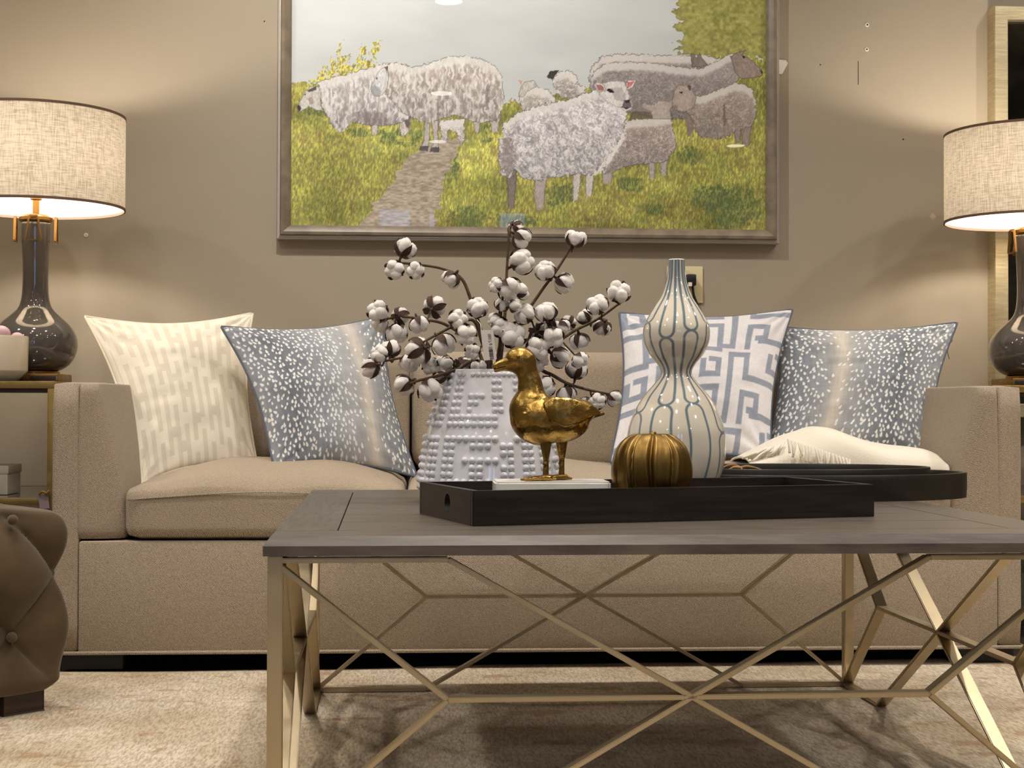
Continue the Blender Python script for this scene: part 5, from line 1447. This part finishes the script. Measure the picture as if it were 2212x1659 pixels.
# ------------------------------------------------------------------ tufted ottoman
def ottoman():
    corner = at(166, 1112, 3.16); cxy = Vector((corner.x, corner.y)); ang = math.radians(45)
    side = 0.62; h0, h1 = 0.052, 0.412
    d1 = Vector((-math.cos(ang), -math.sin(ang))); d2 = Vector((-math.cos(ang), math.sin(ang)))
    C = cxy + (d1 + d2) * (side / 2)
    r = root('tufted_ottoman', (C.x, C.y, 0), 'brown velvet button-tufted ottoman on dark wood feet at the left edge', 'ottoman')
    n = 90; nz = 70; V = []; hs = side / 2; rad = 0.018
    e1 = -d1; e2 = -d2          # the near corner is at +e1 +e2
    per = []                     # perimeter points in (a,b) with outward normals and arc length
    def cornerpt(k, t):
        sx, sy = ((1, 1), (-1, 1), (-1, -1), (1, -1))[k]; a0 = (0, 90, 180, 270)[k]; a = math.radians(a0 + 90 * t)
        return (sx * (hs - rad) + rad * math.cos(a), sy * (hs - rad) + rad * math.sin(a)), (math.cos(a), math.sin(a))
    s = 0.0; L = 2 * (hs - rad)
    for k in range(4):
        for t in np.linspace(0, 1, 10)[:-1]:
            p, nn = cornerpt(k, t); per.append((p, nn, s + rad * math.pi / 2 * t))
        s += rad * math.pi / 2
        p0, n0 = cornerpt(k, 1); p1, _ = cornerpt((k + 1) % 4, 0)
        for t in np.linspace(0, 1, n)[:-1]:
            per.append(((p0[0] + (p1[0] - p0[0]) * t, p0[1] + (p1[1] - p0[1]) * t), n0, s + L * t))
        s += L
    T = s; m = len(per); off = rad * math.pi / 4
    pa = T / 20; pb = 0.232
    def tuft(s_, z):
        a = math.pi * ((s_ - off) / (2 * pa) + (z - 0.285) / pb); b = math.pi * ((s_ - off) / (2 * pa) - (z - 0.285) / pb)
        return (abs(math.sin(a) * math.sin(b)) + 1e-6) ** 0.5
    side_len = T / 4
    def grip(a):
        q = min(1, max(0, (abs(a) - (hs - 0.16)) / 0.16)); return q * q * (3 - 2 * q)
    def top_r(p): return 0.085 - 0.055 * grip(p[0]) * grip(p[1])
    def lift(sv): return 0.020 * math.sin(math.pi * (((sv - off) % side_len) / side_len)) ** 0.8
    for i in range(nz + 1):
        t = i / nz; z = h0 + (h1 - h0) * t
        qq = min(1, max(0, (t - .74) / .26))
        prof0 = -0.014 * max(0, .55 - t) / .55 - 0.018 * max(0, (0.08 - t) / .08) ** 2
        for (p, nn, sv) in per:
            fade = min(1, .22 + max(0, t - .06) / .26) * min(1, (1 - t) / .06 + .15)
            d = prof0 - top_r(p) * (1 - math.sqrt(max(0, 1 - qq * qq))) + 0.030 * (tuft(sv, z) - 1) * fade
            x = p[0] + math.copysign(grip(p[0]), p[0]) * d; y = p[1] + math.copysign(grip(p[1]), p[1]) * d
            w_ = Vector((C.x, C.y)) + e1 * x + e2 * y; V.append((w_.x, w_.y, z + lift(sv) * t * t))
    Fc = [(i * m + k, i * m + (k + 1) % m, (i + 1) * m + (k + 1) % m, (i + 1) * m + k) for i in range(nz) for k in range(m)]
    # domed top, closing inwards
    nt = 26; base = nz * m; last = base
    for j in range(1, nt + 1):
        q = 1 - j / nt; st = len(V)
        for (p, nn, sv) in per:
            d = -top_r(p) - 0.0045 * (1 - tuft(sv, h1))
            x = (p[0] + math.copysign(grip(p[0]), p[0]) * d) * q; y = (p[1] + math.copysign(grip(p[1]), p[1]) * d) * q; w_ = Vector((C.x, C.y)) + e1 * x + e2 * y
            tf = (abs(math.sin(math.pi * x / .2) * math.sin(math.pi * y / .2)) + 1e-6) ** .5
            V.append((w_.x, w_.y, h1 + lift(sv) * q + 0.016 * (1 - q ** 2) + 0.006 * (tf - .5) * (1 - q)))
        Fc += [(last + k, last + (k + 1) % m, st + (k + 1) % m, st + k) for k in range(m)]; last = st
    Fc.append(tuple(range(m - 1, -1, -1)))
    obj('upholstery', V, Fc, M_velvet, r)
    # buttons at the tuft points
    bm = bmesh.new(); bmesh.ops.create_uvsphere(bm, u_segments=18, v_segments=10, radius=1); me = bpy.data.meshes.new('button'); bm.to_mesh(me); bm.free(); me.materials.append(M_velvet)
    me.polygons.foreach_set('use_smooth', np.ones(len(me.polygons), bool))
    S = np.array([q[2] for q in per])
    for row, z in enumerate((0.285 - pb / 2, 0.285, 0.285 + pb / 2)):
        for k in range(20):
            if row != 1: sv = (off + 2 * pa * (k + .5)) if k < 10 else None
            else: sv = (off + 2 * pa * k) if k < 10 else None
            if sv is None: continue
            i = int(np.argmin(np.abs(S - sv % T))); p, nn, _ = per[i]
            if row == 1 and k % 2.5 == 0: continue
            x = p[0] - nn[0] * .024; y = p[1] - nn[1] * .024; w_ = Vector((C.x, C.y)) + e1 * x + e2 * y
            o = bpy.data.objects.new('button', me); COL.objects.link(o); o.parent = r; o.matrix_parent_inverse = inv(r)
            o.matrix_basis = Matrix.Translation((w_.x, w_.y, z)) @ Matrix.Diagonal((.0105, .0105, .0105, 1))
    for (sx, sy) in ((1, 1), (1, -1), (-1, 1), (-1, -1)):
        bm = bmesh.new(); bmesh.ops.create_cube(bm, size=1)
        for v in bm.verts:
            a = sx * (hs - .09) + v.co.x * .09; b = sy * (hs - .09) + v.co.y * .09; w_ = Vector((C.x, C.y)) + e1 * a + e2 * b
            v.co = Vector((w_.x, w_.y, 0.011 + (v.co.z + .5) * 0.055))
        bmesh.ops.bevel(bm, geom=list(bm.edges), offset=0.002, segments=1, affect='EDGES'); auto_smooth(bm_obj('foot', bm, M_darkwood, r))
ottoman()

# ------------------------------------------------------------------ white fringed throw on the right seat cushion
def throw():
    top = [(1600, 992), (1622, 980), (1650, 966), (1690, 947), (1728, 936), (1745, 927), (1785, 928), (1840, 946), (1880, 960), (1920, 968), (1960, 970), (1995, 973), (2010, 985), (2014, 1006)]
    y0, y1 = 3.70, 3.90; n = 110; mm = 34; V = np.zeros((mm, n, 3))
    xs = np.linspace(1600, 2014, n); ty = np.interp(xs, [p[0] for p in top], [p[1] for p in top])
    k = np.ones(7) / 7; ty = np.convolve(np.pad(ty, 3, 'edge'), k, 'valid')
    r_top = at(1800, 940, y1)
    def seat(xw, yw):
        return 0.440 + 0.052
    for i in range(n):
        crest = at(xs[i], ty[i], 3.80)
        for j in range(mm):
            t = j / (mm - 1)                      # front foot -> over the crest -> back foot
            a = math.pi * t; yy_ = 3.80 - 0.12 * math.cos(a)
            zz = 0.465 + max(0.004, crest.z - 0.465) * math.sin(a) ** 0.55
            zz += 0.0025 * math.sin(i * .13 + j * .2) * math.sin(a)
            V[j, i] = (crest.x + 0.02 * (yy_ - 3.80) / .12 * 0, yy_ + 0.012 * math.sin(i * .07 + 1) * math.sin(a), zz)
    c = at(1800, 1000, 3.8)
    r = root('throw_blanket', (c.x, 3.8, 0.465), 'folded white wool throw with knotted fringe on the right seat cushion', 'blanket')
    grid_mesh('cloth', V, None, M_throw, r)
    o = r.children[0]; so = o.modifiers.new('t', 'SOLIDIFY'); so.thickness = 0.006; so.offset = 1
    rg = random.Random(3)
    # fringe along the folded edge running down across the front, and at the left hem
    L = [at(1698 + k * 7.3, 950 + k * 2.45, 3.690) for k in range(19)]
    for k, p in enumerate(L):
        ln = rg.uniform(26, 36) * mpp(3.7); dx = rg.uniform(-.010, .010)
        z_min = 0.463
        P = [p + Vector((0, -.022, 0.002)), p + Vector((dx * .3, -.030, -ln * .4)), p + Vector((dx, -.032, max(-ln, z_min - p.z)))]
        tube('tassel', catmull(P, 5), 0.0030, M_throw, r, 6)
    for k in range(9):
        p = at(1640 + k * 6, 972 - k * 2.2, 3.74); q = at(1606 + k * 9 + rg.uniform(-4, 4), 992 + rg.uniform(-3, 3), 3.70); q.z = max(q.z, .468)
        mid = (p + q) / 2 + Vector((rg.uniform(-.006, .006), -.012, rg.uniform(0, .008)))
        tube('tassel', catmull([p + Vector((0, -.03, 0)), mid + Vector((0, -.02, 0)), q], 6), 0.0030, M_throw, r, 6)
throw()
